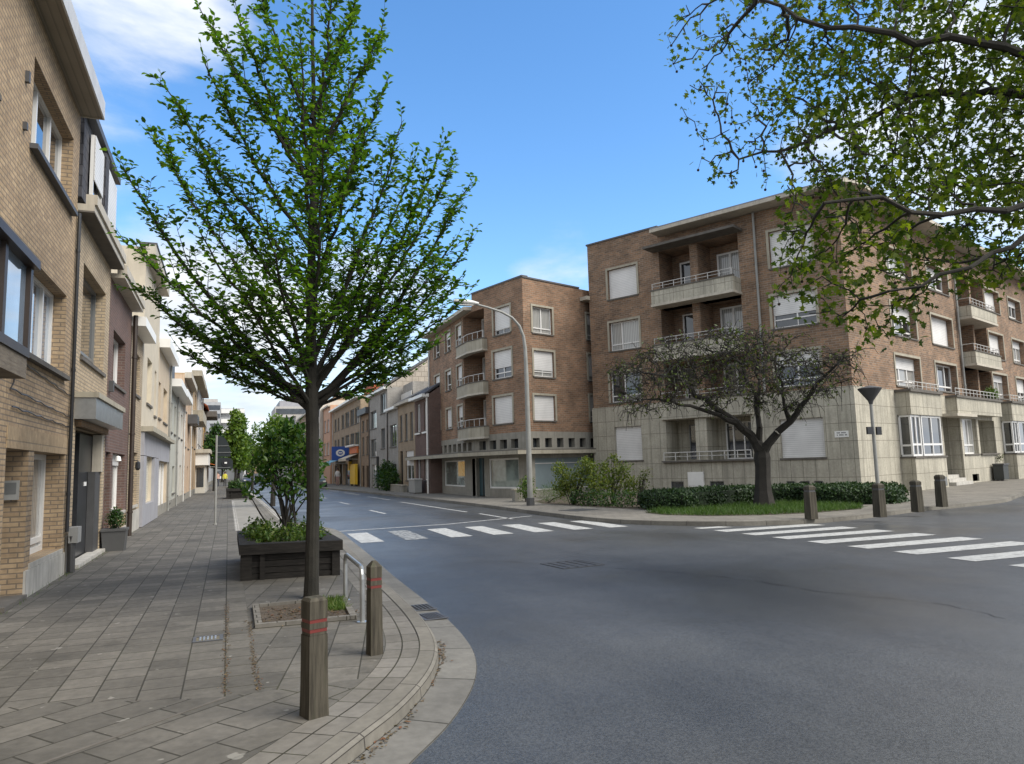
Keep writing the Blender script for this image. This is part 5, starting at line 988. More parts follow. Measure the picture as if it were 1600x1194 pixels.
for a in ((205, 275, 650, .2, .042), (262, 250, 575, -.3), (268, 150, 455, .1), (305, 225, 520, .5), (322, 112, 400, -.2), (318, 12, 290, .2), (232, 410, 632, -.4), (730, 390, 636, -.3), (700, 530, 642, .3, .02), (640, 585, 642, .2, .016), (345, 590, 644, -.3, .018), (690, 300, 620, -.9), (225, 455, 635, .4), (300, 560, 640, -.2, .02), (262, 480, 630, .9, .02), (340, 420, 600, -1.1), (375, 60, 300, -.6), (400, -60, 200, .4),
          (733, 285, 652, .1, .045), (728, 350, 632, .6), (690, 232, 625, -.3, .035), (655, 215, 600, .5), (622, 210, 570, -.6), (725, 430, 636, .3, .026), (712, 485, 640, -.5, .024), (600, 112, 395, .1), (598, 22, 250, -.3), (560, 225, 470, -.8), (575, 330, 560, .9), (640, 400, 600, 1.0), (555, 40, 290, .8), (560, -60, 180, .2),
          (480, 250, 560, 1.5), (500, 300, 590, -1.6), (540, 420, 620, 1.8), (430, 420, 620, -1.7), (470, 120, 420, -1.0), (510, 90, 400, 1.0), (455, 20, 300, .8), (520, -20, 250, -.8), (470, 520, 640, 1.4), (400, 500, 640, -1.2)):
    LB(*a)
for z in np.arange(3.0, 9.6, .22):
    a = rng.random()*6.28; leaves_on(twig(mb, T0+Vector((0, 0, z)), Vector((math.cos(a), math.sin(a), .9)), .5, .007, 4, .3), .05, .07)
mb.build('trunk', M['bark'], ht)
leafmesh('crown', M['hornbeam'], ht, LC, LT, LN, LS, *LEAF)
# plane tree whose limbs hang in from the right
PB = [(6.10,8.17,7.52,.5),(6.71,8.07,7.78,.8),(7.65,7.91,8.07,1.0),(6.34,8.12,6.75,.5),(6.31,8.14,6.04,.35),(6.56,7.94,5.75,.4),(6.92,7.90,6.45,.7),(7.84,7.71,6.99,1.1),(8.48,7.01,7.40,1.3),(9.43,6.58,7.34,1.5),(10.25,6.24,7.49,1.7),(7.32,7.53,5.77,.6),(8.26,7.27,6.17,1.2),(9.24,6.85,6.12,1.4),(10.15,6.41,6.05,1.5),(7.21,6.93,4.82,.85),(7.6,6.9,4.5,.7),(7.5,7.0,5.3,.7),(7.01,7.13,4.09,.6),(7.20,6.65,3.49,.45),(7.53,6.59,4.15,.7),(8.08,6.70,5.00,1.0),(7.59,6.51,3.64,.45),(8.91,6.45,4.83,1.0),(8.39,6.32,3.98,.5),(9.71,6.17,4.73,1.2),(8.9,5.9,3.95,.4),(10.71,5.41,6.55,2),(10.64,5.55,4.87,1.5),(8.51,7.74,9.71,1.3),(10.14,6.41,9.44,2),(6.63,7.21,3.67,.3),(6.75,7.0,3.9,.4),(7.3,6.8,3.3,.35),(7.9,6.6,3.4,.5),(12.5,4.5,8.5,2.2)]
PT = Vector((14.6, 4.6, 0)); pt_ = thing('plane_tree', 'big leafy plane tree whose branches hang in at the upper right', 'tree', PT)
chain = [PT+Vector((0, 0, z)) for z in (-.1, .8, 1.6, 2.4, 3.2)]; nfix = len(chain)
att = sph(PB, 120)
nodes = [*chain]; par = [-1, 0, 1, 2, 3]; fixed = [.42, .36, .34, .33, .32]
def arm(start, pts, ra, rb, near=1.):
    prev = start; n = 0; path = [nodes[start]]+[Vector(p)*near+Vector((0, 0, 1.6*(1-near))) for p in pts]; L = sum((path[i+1]-path[i]).length for i in range(len(path)-1)); acc = 0; ids = []
    for i in range(len(path)-1):
        a, b = path[i], path[i+1]; m = max(2, int((b-a).length/.28))
        for k in range(1, m+1):
            q = a.lerp(b, k/m)+Vector(rng.normal(size=3)*.045); nodes.append(q); par.append(prev); prev = len(nodes)-1; acc += (b-a).length/m; fixed.append(ra+(rb-ra)*acc/L); ids.append(prev)
    return ids
A1 = arm(4, [(12.8, 5.2, 5.6), (11.2, 5.9, 6.9), (9.6, 6.5, 7.25), (8.6, 7.0, 7.5), (7.7, 7.7, 7.9), (7.2, 8.0, 8.4)], .13, .02, .9)
A2 = arm(4, [(13.2, 5.0, 4.3), (11.6, 5.5, 5.0), (10.2, 5.9, 5.05), (9.3, 6.2, 4.7), (8.6, 6.5, 4.65), (7.8, 6.7, 4.9), (7.2, 7.0, 4.9)], .10, .018, .9)
A3 = arm(A2[len(A2)//2], [(8.9, 6.1, 4.1), (8.3, 6.3, 3.75), (7.6, 6.55, 3.7)], .05, .014, .93)
A4 = arm(A1[len(A1)//2], [(9.0, 7.0, 6.6), (8.0, 7.4, 6.2), (7.2, 7.7, 5.9), (6.7, 7.9, 5.85)], .07, .014)
A5 = arm(A1[len(A1)//3], [(11.0, 5.9, 8.5), (9.8, 6.6, 9.8), (8.8, 7.4, 10.2)], .12, .03)
def grow(nodes, par, att, step, infl, kill, iters, trop):
    N2, P2 = list(nodes), list(par); att = [Vector(a) for a in att]; trop = Vector(trop)
    for it in range(iters):
        kd = kdtree.KDTree(len(N2)); [kd.insert(n, i) for i, n in enumerate(N2)]; kd.balance(); acc = {}; keep = []
        for a in att:
            co_, i, d = kd.find(a)
            if d < kill: continue
            keep.append(a)
            if d < infl: acc.setdefault(i, []).append((a-N2[i]).normalized())
        att = keep
        if not acc: break
        for i, v in acc.items():
            d = sum(v, Vector())/len(v)+trop+Vector(rng.normal(size=3)*.15)
            if d.length < .05: d = Vector(rng.normal(size=3))
            N2.append(N2[i]+d.normalized()*step); P2.append(i)
    return N2, P2
N2, P2 = grow(nodes, par, att,   .15, 2.4, .2, 80, (0, 0, -.12))
mb, cnt = branches(N2, P2, .0065, .47, .3, fixed); mb.build('trunk', M['bark3'], pt_)
LC, LT, LN, LS = [], [], [], []; SB = MB(); nsb = 0
for i, n in enumerate(N2):
    if i < len(fixed) and fixed[i] > .05: continue
    if cnt[i] > 5: continue
    fl_ = n.x < 7.3 and n.z > 5
    k = (4 if fl_ else 8) if cnt[i] <= 2 else (1 if fl_ else 4)
    for j in range(k):
        d = Vector(rng.normal(size=3)); d.z -= .5; d.normalize(); q = n+d*.04+Vector(rng.normal(size=3)*.06)
        LC.append(q); LT.append(d); LN.append(Vector((rng.normal()*.6, rng.normal()*.6, 1))); LS.append((.055+.06*rng.random())*(.85 if fl_ else 1))
    if cnt[i] == 1 and n.x < 8 and rng.random() < .28:
        q = n+Vector((rng.normal()*.03, rng.normal()*.03, -.10-.1*rng.random())); SB.lathe(q, [(0, -.022), (.017, -.012), (.02, 0), (.017, .012), (0, .022)], 6); SB.tube([n, q], .003, 3, 0, False)
leafmesh('crown', M['plane'], pt_, LC, LT, LN, LS, *LOBED); SB.build('seed_balls', M['seed'], pt_)
print('plane', len(N2), len(LC))
# low spreading cherry, hardly in leaf, on the corner lawn
CB = [(12.91,21.99,4.51,.7),(13.68,21.52,5.0,.9),(14.47,20.39,4.9,1.0),(15.62,19.52,4.8,1.1),(15.17,19.87,5.5,.7),(16.82,18.50,4.7,1.0),(17.62,17.73,4.28,.8),(18.03,17.32,4.5,.55),(15.68,18.17,3.9,.7),(13.35,19.95,3.85,.7),(16.9,17.80,3.6,.6),(12.73,20.93,3.52,.6),(14.81,18.63,3.8,.6),(16.76,19.88,5.4,.7)]
CT = Vector((16.42, 19.59, 0)); ct = thing('cherry_tree', 'low spreading dark tree with bare twigs on the corner lawn', 'tree', CT)
nodes = [CT+Vector((x, y, z)) for x, y, z in ((0, 0, -.1), (0, 0, .15), (0, 0, .5), (.02, 0, .9), (.05, 0, 1.3), (.05, 0, 1.6), (.05, 0, 1.8))]; par = [-1]+list(range(6)); fixed = [.44, .35, .28, .25, .25, .27, .24]
B1 = arm(6, [(15.9, 19.7, 2.6), (15.0, 20.0, 3.4), (14.1, 20.5, 4.2), (13.4, 21.0, 4.5)], .17, .03); B2 = arm(6, [(16.4, 19.5, 2.6), (16.3, 19.5, 3.6), (15.9, 19.6, 4.6), (15.5, 19.8, 5.2)], .11, .03)
B3 = arm(6, [(16.9, 19.1, 2.5), (17.3, 18.5, 3.3), (17.7, 17.9, 4.1), (18.0, 17.4, 4.5)], .15, .03); B4 = arm(B1[3], [(14.6, 19.8, 3.1), (13.7, 20.1, 3.5), (12.8, 20.9, 3.7)], .09, .02); B5 = arm(B3[3], [(16.9, 18.9, 3.7), (16.6, 18.9, 4.8)], .07, .02); arm(6, [(16.7, 19.9, 2.9), (16.9, 20.0, 4.2), (16.8, 19.9, 5.2)], .1, .03)
N2, P2 = grow(nodes, par, sph(CB, 64), .13, 1.6, .17, 60, (0, 0, -.05)); mb, cnt = branches(N2, P2, .010, .45, .3, fixed)
LC, LT, LN, LS = [], [], [], []
for i, n in enumerate(N2):
    if cnt[i] <= 2 and i >= len(fixed):
        for w_ in range(3 if cnt[i] == 1 else 0):
            d = Vector(rng.normal(size=3)); d.z = d.z*.5+.15; d.normalize(); e = n+d*(.25+.35*rng.random()); e2 = e+d*.12+Vector((0, 0, -.12-.12*rng.random())); mb.tube([n, n.lerp(e, .5)+Vector((0, 0, .05)), e, e2], [.013, .011, .009, .007], 3, 0, False)
            for q in (e, e2, n.lerp(e, .6)):
                if rng.random() < .42: dd_ = Vector(rng.normal(size=3)); LC.append(q+dd_*.02); LT.append(dd_); LN.append(Vector((rng.normal(), rng.normal(), 1))); LS.append(.08+.06*rng.random())
    if i >= len(fixed) and cnt[i] <= 3 and rng.random() < .38:
        for j in range(2):
            d = Vector(rng.normal(size=3)); LC.append(n+d*.07); LT.append(d); LN.append(Vector((rng.normal(), rng.normal(), 1))); LS.append(.08+.06*rng.random())
mb.build('trunk', M['bark2'], ct); leafmesh('crown', M['cherryleaf'], ct, LC, LT, LN, LS, *LEAF); print('cherry', len(N2), len(LC))
# far street trees
def far_tree(label, p, blobs, n, size, mat='fartree', rt=.12, group='street trees in the distance', name='street_tree'):
    p = Vector(p); t = thing(name, label, 'tree', p, group); zc = min(b[2]-b[3]*.5 for b in blobs); mb = MB(); mb.tube([p, p+Vector((.03, 0, zc*.6)), p+Vector((0, 0, zc+.4)), p+Vector((0, 0, zc+1.6))], [rt, rt*.8, rt*.6, rt*.25], 8)
    for x, y, z, r_ in blobs: c = p+Vector((x, y, z)); mb.tube([p+Vector((0, 0, zc+.2)), (p+Vector((0, 0, zc+.6))).lerp(c, .5), c], [rt*.45, rt*.25, .01], 5)
    mb.build('trunk', M['bark2'], t); tot = sum(b[3]**2 for b in blobs); LC, LN = [], []
    for x, y, z, r_ in blobs:
        m = int(n*r_*r_/tot); v = rvec(m); rad = r_*(.45+.55*rng.random((m, 1))**.5)*(1+.25*np.sin(v[:, :1]*7+x*5)*np.cos(v[:, 2:]*6)); LC.append(v*rad*np.array([1, 1, 1.15])+np.array([p.x+x, p.y+y, p.z+z])); LN.append(v+rng.normal(size=(m, 3))*.7)
    LC = np.concatenate(LC); LN = np.concatenate(LN); leafmesh('crown', M[mat], t, LC, rng.normal(size=LC.shape), LN, size*(.6+.8*rng.random(len(LC))), *LEAF)
    return t
far_tree('bright green upright street tree beyond the small planter', (.5, 60, 0), [(0, 0, 3.4, .8), (0, 0, 4.5, .85), (.1, 0, 5.4, .65), (-.05, 0, 6.1, .35), (.15, 0, 2.6, .6)], 2600, .26)
far_tree('dark green street tree left of the bright upright one', (-1.2, 72, 0), [(0, 0, 4.0, .9), (0, .2, 4.9, .7), (-.2, 0, 3, .8), (.2, 0, 5.6, .4)], 2000, .28, 'shrub')
far_tree('thin loosely leafed street tree right of the bright upright one', (1.9, 66, 0), [(0, 0, 3.2, .6), (.2, 0, 4.4, .5), (.1, 0, 5.3, .35), (-.2, 0, 2.4, .5)], 420, .2)
far_tree('round bright street tree standing behind the planter shrub', (1.95, 36, 0), [(0, 0, 2.6, .75), (-.25, 0, 3.3, .6), (.3, 0, 3.4, .65), (.05, 0, 3.85, .4), (.75, 0, 2.7, .6), (-.45, 0, 2.3, .5)], 3600, .13)
for i, (x, y, h, lb) in enumerate(((1.2, 100, 1.0, 'leafy street tree far down the street behind the parked cars'), (2.6, 128, 1.15, 'taller leafy street tree near the vanishing end of the road'), (-1.0, 140, 1.2, 'leafy tree closing the left pavement in the distance'), (6.6, 150, 1.1, 'leafy tree on the right side of the distant road'), (3.5, 165, 1.2, 'leafy tree in the middle of the far end of the street'))):
    far_tree(lb, (x, y, 0), [(0, 0, 3.4*h, 1.5*h), (.5, .3, 4.9*h, 1.2*h), (-.5, 0, 5*h, 1.1*h), (0, 0, 6.2*h, .8*h)], 1500, .4, 'shrub' if i % 2 else 'fartree', .2)
# shrubs
def shrub(label, p, blobs, n, size, mat, stems=8, name='shrub', group=None, zst=.0, shape=LEAF, cat='shrub', dens_in=.35):
    p = Vector(p); t = thing(name, label, cat, p, group); mb = MB()
    for k in range(stems):
        b = blobs[k % len(blobs)]; q = p+Vector((rng.normal()*.08, rng.normal()*.08, zst)); c = p+Vector((b[0], b[1], b[2]))+Vector(rng.normal(size=3)*b[3]*.3); mb.tube([q, q.lerp(c, .5)+Vector((rng.normal()*.05, rng.normal()*.05, .05)), c], [.018, .014, .006], 5, 0, False)
    mb.build('stems', M['bark2'], t); tot = sum(b[3]**2 for b in blobs); LC, LN = [], []
    for x, y, z, r_ in blobs:
        m = int(n*r_*r_/tot); v = rvec(m); rad = r_*(dens_in+(1-dens_in)*rng.random((m, 1))**.6)*(1+.3*np.sin(v[:, :1]*6+x*4)*np.cos(v[:, 1:2]*7)); LC.append(v*rad+np.array([p.x+x, p.y+y, p.z+z])); LN.append(v*.6+rng.normal(size=(m, 3))*.5+np.array([0, 0, .7]))
    LC = np.concatenate(LC); LN = np.concatenate(LN); k_ = LC[:, 2] > .02; LC, LN = LC[k_], LN[k_]
    leafmesh('foliage', M[mat], t, LC, rng.normal(size=LC.shape)+(LC-np.array(p))*.5, LN, size*(.6+.8*rng.random(len(LC))), *shape); return t
shrub('tall multi stemmed evergreen shrub growing in the timber planter', (.95, 13.2, .45), [(-.15, 0, 1.45, .36), (.15, 0, 1.62, .36), (-.38, .1, 1.15, .27), (.36, 0, 1.2, .30), (.05, .1, 1.85, .22), (-.3, 0, 1.75, .18), (.0, -.1, .95, .28), (-.6, 0, .82, .14), (.4, .1, .8, .22), (.42, 0, 1.55, .20)], 1700, .10, 'planter_shrub', 18, zst=0)
shrub('low weedy greenery filling the timber planter round the shrub', (.9, 13.1, .42), [(-.38, -.6, .08, .22), (0, -.75, .1, .24), (.35, -.8, .08, .22), (-.42, 0, .12, .26), (-.4, .6, .12, .25), (.45, .2, .1, .25), (.1, .2, .12, .3), (-.3, -.3, .2, .2), (.5, -.5, .05, .18)], 3600, .06, 'herb', 6, name='ground_plants', cat='plants')
shrub('clipped bush sitting in the small far planter', (.52, 50, .5), [(0, 0, .3, .42), (-.25, 0, .25, .32), (.3, 0, .25, .3)], 900, .1, 'shrub', 5)
shrub('clipped ball of box in the grey plant pot', (-2.28, 18.15, .45), [(0, 0, .2, .19), (0, 0, .33, .14)], 1300, .04, 'shrub', 4)
shrub('bushy dark green shrub against the pale grey houses, right pavement', (10.9, 53.4, 0), [(0, 0, .9, .9), (0, 1.3, .8, .8), (0, -1.2, .7, .8), (0, .4, 1.5, .7)], 2600, .16, 'shrub', 8)
shrub('yellow green shrub with long shoots beside the lamp post', (12.5, 25.9, 0), [(0, 0, .9, .55), (-.35, .3, 1.35, .35), (.35, -.6, 1.2, .5), (.5, -1.2, .8, .55), (-.1, .5, .7, .5), (.5, -.3, 1.65, .25), (.25, -1.0, 1.5, .25)], 2600, .10, 'yellowshrub', 14, dens_in=.2)
shrub('loose yellow green shrub nearest the stone wall of the corner block', (13.6, 24.6, 0), [(0, 0, .9, .5), (.3, -.3, 1.3, .35), (-.2, .2, 1.4, .3), (.5, -.4, .7, .4), (.1, 0, 1.75, .2)], 1300, .10, 'yellowshrub', 12, dens_in=.15)
shrub('thin brownish twiggy shrub between the hedge and yellow shrubs', (14.2, 23.6, 0), [(0, 0, .7, .4), (.2, 0, 1.1, .35)], 320, .07, 'cherryleaf', 18, dens_in=.1)
shrub('small rounded bush by the short stone post', (12.0, 29.4, 0), [(0, 0, .5, .4), (.1, 0, .85, .25)], 900, .08, 'herb', 6)
shrub('low grassy clump in the shrub bed behind the lamp post', (12.3, 27.8, 0), [(0, 0, .3, .5), (.4, -.8, .3, .5), (.3, .5, .35, .45)], 1500, .12, 'grass', 3, name='grass_clump', shape=BLADE, cat='plants')
shrub('dark low greenery along the front of the shrub bed', (12.6, 24.4, 0), [(0, 0, .25, .4), (.15, -.9, .22, .4), (-.1, .9, .25, .4), (.45, -1.7, .25, .4)], 1800, .08, 'shrub', 4, name='ground_plants', cat='plants')
shrub('green potted plant on the terrace above the apartment porch', s3.pt(16.6, 4.42, .25), [(0, 0, .35, .35), (.4, .15, .3, .3)], 700, .1, 'herb', 5, name='potted_plant', cat='plant')
shrub('dark ivy tangle hanging at the corner window sill', s3.pt(17.2, 1.2, .2), [(0, 0, .0, .2), (.3, .1, .1, .2)], 120, .06, 'cherryleaf', 6, name='creeper', cat='plant')
def inpoly(x, y, P): 
    c = np.zeros(len(x), bool); j = len(P)-1
    for i in range(len(P)): 
        xi, yi = P[i]; xj, yj = P[j]; c ^= ((yi > y) != (yj > y)) & (x < (xj-xi)*(y-yi)/(yj-yi+1e-9)+xi); j = i
    return c
# box hedge along the lawn: solid core grown over with small leaves
HL = [(13.45, 22.2), (12.95, 20.9), (13.6, 20.15), (15.0, 20.35), (17.0, 21.0), (18.3, 20.4), (18.7, 18.7), (19.9, 17.9), (21.0, 18.2), (21.8, 19.8), (20.0, 21.6), (17.5, 22.9)]
hp = thing('hedge', 'low clipped dark green hedge in front of the stone panelled corner block', 'hedge', (17, 20.5, 0)); mb = MB(); cxy = (17.2, 20.6)
top_ = [(cxy[0]+(x-cxy[0])*.93, cxy[1]+(y-cxy[1])*.93) for x, y in HL]; HH = .56
mb.prism(HL, 0, HH*.75, 0); mb.prism([(cxy[0]+(x-cxy[0])*.985, cxy[1]+(y-cxy[1])*.985) for x, y in HL], HH*.751, HH*.94, 0, top_); mb.build('core', simple('hedge_core', (.012, .022, .009), .95, .4), hp)
LC, LN = [], []
for i in range(len(HL)):
    a, b = np.array(HL[i]), np.array(HL[(i+1) % len(HL)]); L = np.linalg.norm(b-a); m = int(L*520); t_ = rng.random((m, 1)); h_ = rng.random((m, 1)); q = a+(b-a)*t_; nn = np.array([(b-a)[1], -(b-a)[0]])/L
    mm_ = (a+b)/2+nn*.05
    if inpoly(np.array([mm_[0]]), np.array([mm_[1]]), HL)[0]: nn = -nn
    bul = .05+.07*np.sin(t_*L*2.1+i)+.05*np.sin(t_*L*5.3)+rng.normal(size=(m, 1))*.035; inw = np.where(h_ > .8, (h_-.8)*1.2, 0)
    LC.append(np.concatenate([q+nn*(bul-inw), h_*HH*(1+.07*np.sin(t_*L*1.7))], 1)); LN.append(np.concatenate([np.tile(nn, (m, 1)), np.full((m, 1), .6)], 1)+rng.normal(size=(m, 3))*.5)
XY = rng.random((16000, 2))*np.array([9.5, 6])+np.array([12.6, 17.5]); XY = XY[inpoly(XY[:, 0], XY[:, 1], HL)][:7000]; zt_ = HH*(.97+.06*np.sin(XY[:, 0]*2.3)*np.cos(XY[:, 1]*2.9)+rng.normal(size=len(XY))*.05)
LC.append(np.column_stack([XY, zt_])); LN.append(np.array([[0, 0, 1.]])+rng.normal(size=(len(XY), 3))*.5)
LC = np.concatenate(LC); LN = np.concatenate(LN); leafmesh('foliage', M['hedge'], hp, LC, rng.normal(size=LC.shape)+np.array([0, 0, .4]), LN, .09*(.6+.8*rng.random(len(LC))), *LEAF)
# grass
def grass(name, label, poly, n, h, z, mat='grass', holes=None, sub=None):
    P = np.array(poly); lo, hi = P.min(0), P.max(0); X = rng.random((n*3, 2))*(hi-lo)+lo; X = X[inpoly(X[:, 0], X[:, 1], poly)]
    if holes is not None: X = X[~inpoly(X[:, 0], X[:, 1], holes)]
    X = X[:n]; C = np.column_stack([X, np.full(len(X), z)]); T = rng.normal(size=C.shape)*.45+np.array([0, 0, 1]); o = leafmesh(name, M[mat], None, C, T, rng.normal(size=C.shape)*np.array([1, 1, .1]), h*(.5+rng.random(len(C))), *BLADE, loc=(P.mean(0)[0], P.mean(0)[1], 0))
    tag(o, label, 'grass'); o['kind'] = 'stuff'; return o
grass('lawn_grass', 'bright green lawn grass at the foot of the spreading tree', [(12.1, 19.9), (12.05, 18.7), (12.7, 17.6), (14.0, 16.75), (15.6, 16.5), (17.6, 16.75), (18.4, 17.4), (18.6, 19), (18, 20.5), (13.4, 20.8)], 13000, .14, .01, holes=HL)
grass('pit_weeds', 'mixed weeds sprouting in the tree pit beside the bicycle hoop', [(.95, 8.75), (1.3, 8.6), (1.34, 9.38), (.95, 9.36)], 1600, .07, .012, 'herb')
grass('wall_weeds', 'weeds along the foot of the left house walls', [(-2.54, 9), (-2.46, 9), (-2.40, 14.4), (-2.35, 17), (-2.45, 22), (-2.54, 26)], 500, .05, .002, 'herb')
def litter(name, label, pts, n, size, mat, spread):
    A = [Vector(p) for p in pts]; C = []
    for i in range(n):
        k = int(rng.integers(len(A)-1)); q = A[k].lerp(A[k+1], rng.random()); C.append((q.x+rng.normal()*spread, q.y+rng.normal()*spread, q.z+.006))
    o = leafmesh(name, M[mat], None, C, rng.normal(size=(n, 3))*np.array([1, 1, .1]), np.array([0, 0, 1.])+rng.normal(size=(n, 3))*.2, size*(.5+rng.random(n)), *LEAF, loc=pts[0]); tag(o, label, 'leaf litter'); o['kind'] = 'stuff'
litter('leaf_litter', 'brown leaf litter caught in the slab joints near the bollards', [(.0, 5.9, 0), (.01, 8, 0), (.01, 10, 0)], 420, .017, 'dry', .014)
litter('leaf_litter', 'brown leaf litter in the joint left of the tree pit', [(.23, 5.9, 0), (.23, 7, 0), (.24, 8.6, 0)], 360, .017, 'dry', .014)
litter('leaf_litter', 'dry litter gathered in the gutter below the corner kerb', [(.62, 4.3, -.095), (1.16, 5.12, -.095), (1.78, 6.42, -.095), (1.96, 7.15, -.095)], 240, .028, 'dry', .025)
litter('leaf_litter', 'dry fallen bits covering the soil of the tree pit', [(.4, 8.3, .012), (.8, 8.9, .012), (1.2, 8.4, .012), (.5, 9.2, .012)], 420, .03, 'dry', .14)

# ------------------------------------------------------------------ cars and people far down the street
def car(label, loc, paint, toward=True, cat='car', van=False):
    t = thing('parked_car' if not van else 'parked_van', label, cat, loc, 'cars far down the street'); L0 = Vector(loc); s = -1 if toward else 1   # front points to -y when coming towards us
    hl = 2.1 if not van else 2.4; wd = .86; top = 1.45 if not van else 2.1
    Y = lambda y: L0.y+s*y
    prof = [(-hl, .35, .62, .80), (-hl+.12, .22, .86, .84), (-.9, .2, .92, wd), (.6, .2, .90, wd), (1.5, .2, .80, .84), (hl-.12, .24, .68, .80), (hl, .35, .55, .72)] if not van else [(-hl, .3, 1.0, .84), (-hl+.1, .22, 1.15, .87), (.9, .2, 1.1, .88), (1.7, .2, 1.0, .86), (hl-.1, .24, .85, .82), (hl, .35, .6, .76)]
    mb = MB(); rings = []
    for y, zl, zh, w in prof: rings.append([L0+Vector((x, 0, 0))+Vector((0, s*y, z)) for x, z in ((-w, zl), (-w, (zl+zh)/2), (-w*.93, zh), (w*.93, zh), (w, (zl+zh)/2), (w, zl))])
    for a, b in zip(rings, rings[1:]):
        for i in range(6): j = (i+1) % 6; mb.face([a[i], a[j], b[j], b[i]])
    mb.face(rings[0]); mb.face(rings[-1][::-1])
    cab = [(-1.75, .9, .76, .9, .55, top-.1), ] if not van else []
    yb0, yb1, yt0, yt1 = (-1.8, 1.0, -1.35, .35) if not van else (-2.35, 1.6, -2.3, .9); zb = .88 if not van else 1.1
    A = [(x, y, zb) for y in (yb0, yb1) for x in (-wd*.92, wd*.92)]; Bt = [(x, y, top) for y in (yt0, yt1) for x in (-wd*.72, wd*.72)]
    V3 = lambda p: L0+Vector((p[0], s*p[1], p[2])); a0, a1, a2, a3 = map(V3, A); b0, b1, b2_, b3_ = map(V3, Bt)
    mb.face([b0, b1, b3_, b2_]); mb.build('body', M[paint], t, smooth=False)
    mb = MB(); mb.face([a2, a3, b3_, b2_]); mb.build('windscreen', M['glass_dark'], t); mb = MB(); mb.face([a0, a1, b1, b0]); mb.build('rear_window', M['glass_dark'], t)
    for q in ((a0, a2, b2_, b0), (a1, a3, b3_, b1)): mb = MB(); mb.face(q); mb.build('side_window', M['glass_dark'] if not van else M[paint], t)
    for x in (-.8, .8):
        for y in (-1.3, 1.3):
            mb = MB(); c = L0+Vector((x, s*y, .31)); mb.tube([c-Vector((.1, 0, 0)), c+Vector((.1, 0, 0))], .31, 14); w_ = mb.build('wheel', M['tyre'], t); mb = MB(); mb.tube([c-Vector((.108, 0, 0)), c+Vector((.108, 0, 0))], .18, 10); mb.build('rim', M['galv'], w_)
        mb = MB(); c = L0+Vector((x*.72, s*(hl-.03), .66)); mb.box(c.x-.14, c.x+.14, c.y-.05, c.y+.05, c.z-.07, c.z+.07); mb.build('headlight', M['ledwhite'], t)
        mb = MB(); c = L0+Vector((x*.8, -s*(hl-.03), .75)); mb.box(c.x-.1, c.x+.1, c.y-.05, c.y+.05, c.z-.09, c.z+.09); mb.build('tail_light', M['tail'], t)
    mb = MB(); c = L0+Vector((0, s*(hl+.005), .42)); mb.box(c.x-.5, c.x+.5, c.y-.04, c.y+.04, .3, .5); mb.build('bumper', M['steel_dark'], t); return t
car('dark blue car driving towards the camera in the distance', (2.7, 108, RZ), 'carblue')
car('dark car behind the blue one far down the road', (4.6, 142, RZ), 'cardark'); car('black car furthest right in the distant traffic', (6.0, 160, RZ), 'cardark'); car('blue grey car beside the distant dark traffic', (4.9, 120, RZ), 'cardark', False)
car('white van standing on the left near the distant planter', (-1.6, 150, 0), 'carwhite', True, 'van', True); car('dark green car parked by the right kerb behind the tree trunk', (8.0, 74, RZ), 'cargreen')
mb = MB(); mb.lathe((2.2, 112, 0), [(.3, 0), (.3, 1.1), (.14, 1.3), (.14, 2.6), (.32, 2.8), (.1, 3.1), (.1, 4.1), (0, 4.2)], 10); t = thing('monument', 'small white column monument at the far end of the road', 'monument', (2.2, 112, 0)); mb.build('column', M['statue'], t); part(t, 'plinth', 'offwhite', (1.6, 2.8, 111.5, 112.5, 0, .3))
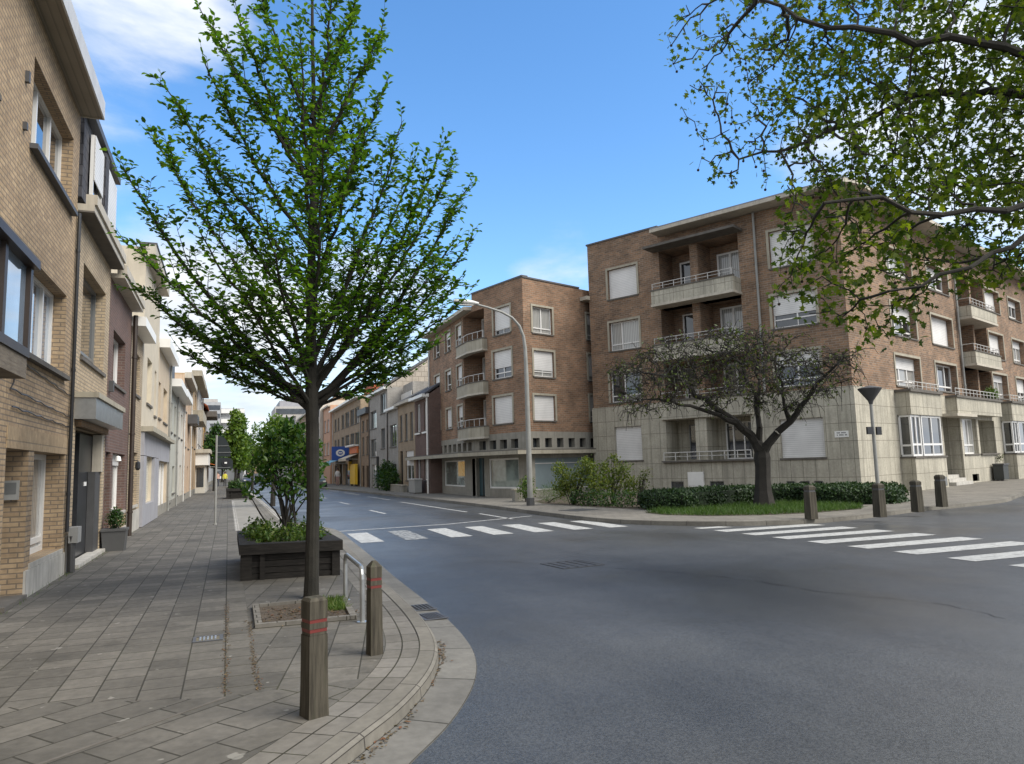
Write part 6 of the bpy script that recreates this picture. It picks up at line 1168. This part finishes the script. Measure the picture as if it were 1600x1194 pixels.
def person(label, loc, top, legs, hair, rot=0, stride=.12):
    t = thing('person', label, 'person', loc); o0 = Vector(loc); c, s = math.cos(rot), math.sin(rot); X = lambda x, y, z: Vector((x*c-y*s, x*s+y*c, z))
    J = [(0, 0, .92), (0, 0, 1.15), (0, 0, 1.38), (0, .01, 1.5), (0, .02, 1.62), (-.09, .01, .88), (-.1, stride, .48), (-.1, -.02+stride*.5, .07), (-.1, stride*.5+.13, .03), (.09, .01, .88), (.1, -stride*.3, .48), (.1, -stride*1.2, .09), (.1, -stride*1.2+.13, .03), (-.19, 0, 1.36), (-.24, -.06, 1.1), (-.24, .06, .87), (.19, 0, 1.36), (.24, .05, 1.1), (.24, .12, .88)]
    Rr = [.13, .13, .14, .055, .10, .085, .06, .045, .03, .085, .06, .045, .03, .06, .045, .03, .06, .045, .03]
    E = [(0, 1), (1, 2), (2, 3), (3, 4), (0, 5), (5, 6), (6, 7), (7, 8), (0, 9), (9, 10), (10, 11), (11, 12), (2, 13), (13, 14), (14, 15), (2, 16), (16, 17), (17, 18)]
    me = bpy.data.meshes.new('body'); me.from_pydata([X(*j) for j in J], E, []); o = bpy.data.objects.new('body', me); COL.objects.link(o); o.parent = t
    m = o.modifiers.new('skin', 'SKIN'); sv = me.skin_vertices.new(name='') if hasattr(me.skin_vertices, 'new') and not me.skin_vertices else me.skin_vertices[0]
    for i, r_ in enumerate(Rr): sv.data[i].radius = (r_*1.2, r_)
    sv.data[0].use_root = True; o.modifiers.new('sub', 'SUBSURF').levels = 1; o.modifiers['sub'].render_levels = 1
    pm = Mat('clothed_person', .8); sx = pm.n('ShaderNodeSeparateXYZ'); pm.l(pm.tc.outputs['Object'], sx.inputs[0]); r_ = pm.n('ShaderNodeValToRGB'); r_.color_ramp.interpolation = 'CONSTANT'; el = r_.color_ramp.elements
    while len(el) < 4: el.new(.5)
    for e_, (p_, c_) in zip(el, ((0, (.02, .02, .02)), (.04, legs), (.46, top), (.74, (.45, .28, .2)))): e_.position = p_; e_.color = (*c_, 1)
    dv_ = pm.n('ShaderNodeMath', operation='DIVIDE'); pm.l(sx.outputs[2], dv_.inputs[0]); dv_.inputs[1].default_value = 2.0; pm.l(dv_.outputs[0], r_.inputs[0]); pm.col(r_.outputs[0]); me.materials.append(pm.m)
    mb = MB(); mb.lathe(o0+X(0, .0, 1.64), [(.115, -.06), (.125, .02), (.10, .10), (.05, .13), (0, .14)], 10); mb.build('hair', simple('hair', hair, .7), t)
    mb = MB(); mb.lathe(o0+X(0, .115, 1.60), [(.012, -.03), (.022, -.01), (.01, .02), (0, .03)], 6); mb.build('nose', M['skin'], t); return t
person('person in a yellow jacket walking on the distant left pavement', (-.35, 93, 0), (.55, .52, .06), (.03, .03, .04), (.05, .03, .02), R(180))
person('person in a pinkish top beside the yellow jacket, distant left pavement', (-1.2, 95, 0), (.5, .3, .24), (.03, .035, .06), (.04, .03, .02), R(180), .16)
person('person in white top walking past the shops, right pavement', (10.3, 75.5, 0), (.62, .60, .58), (.45, .28, .25), (.06, .03, .02), R(160))
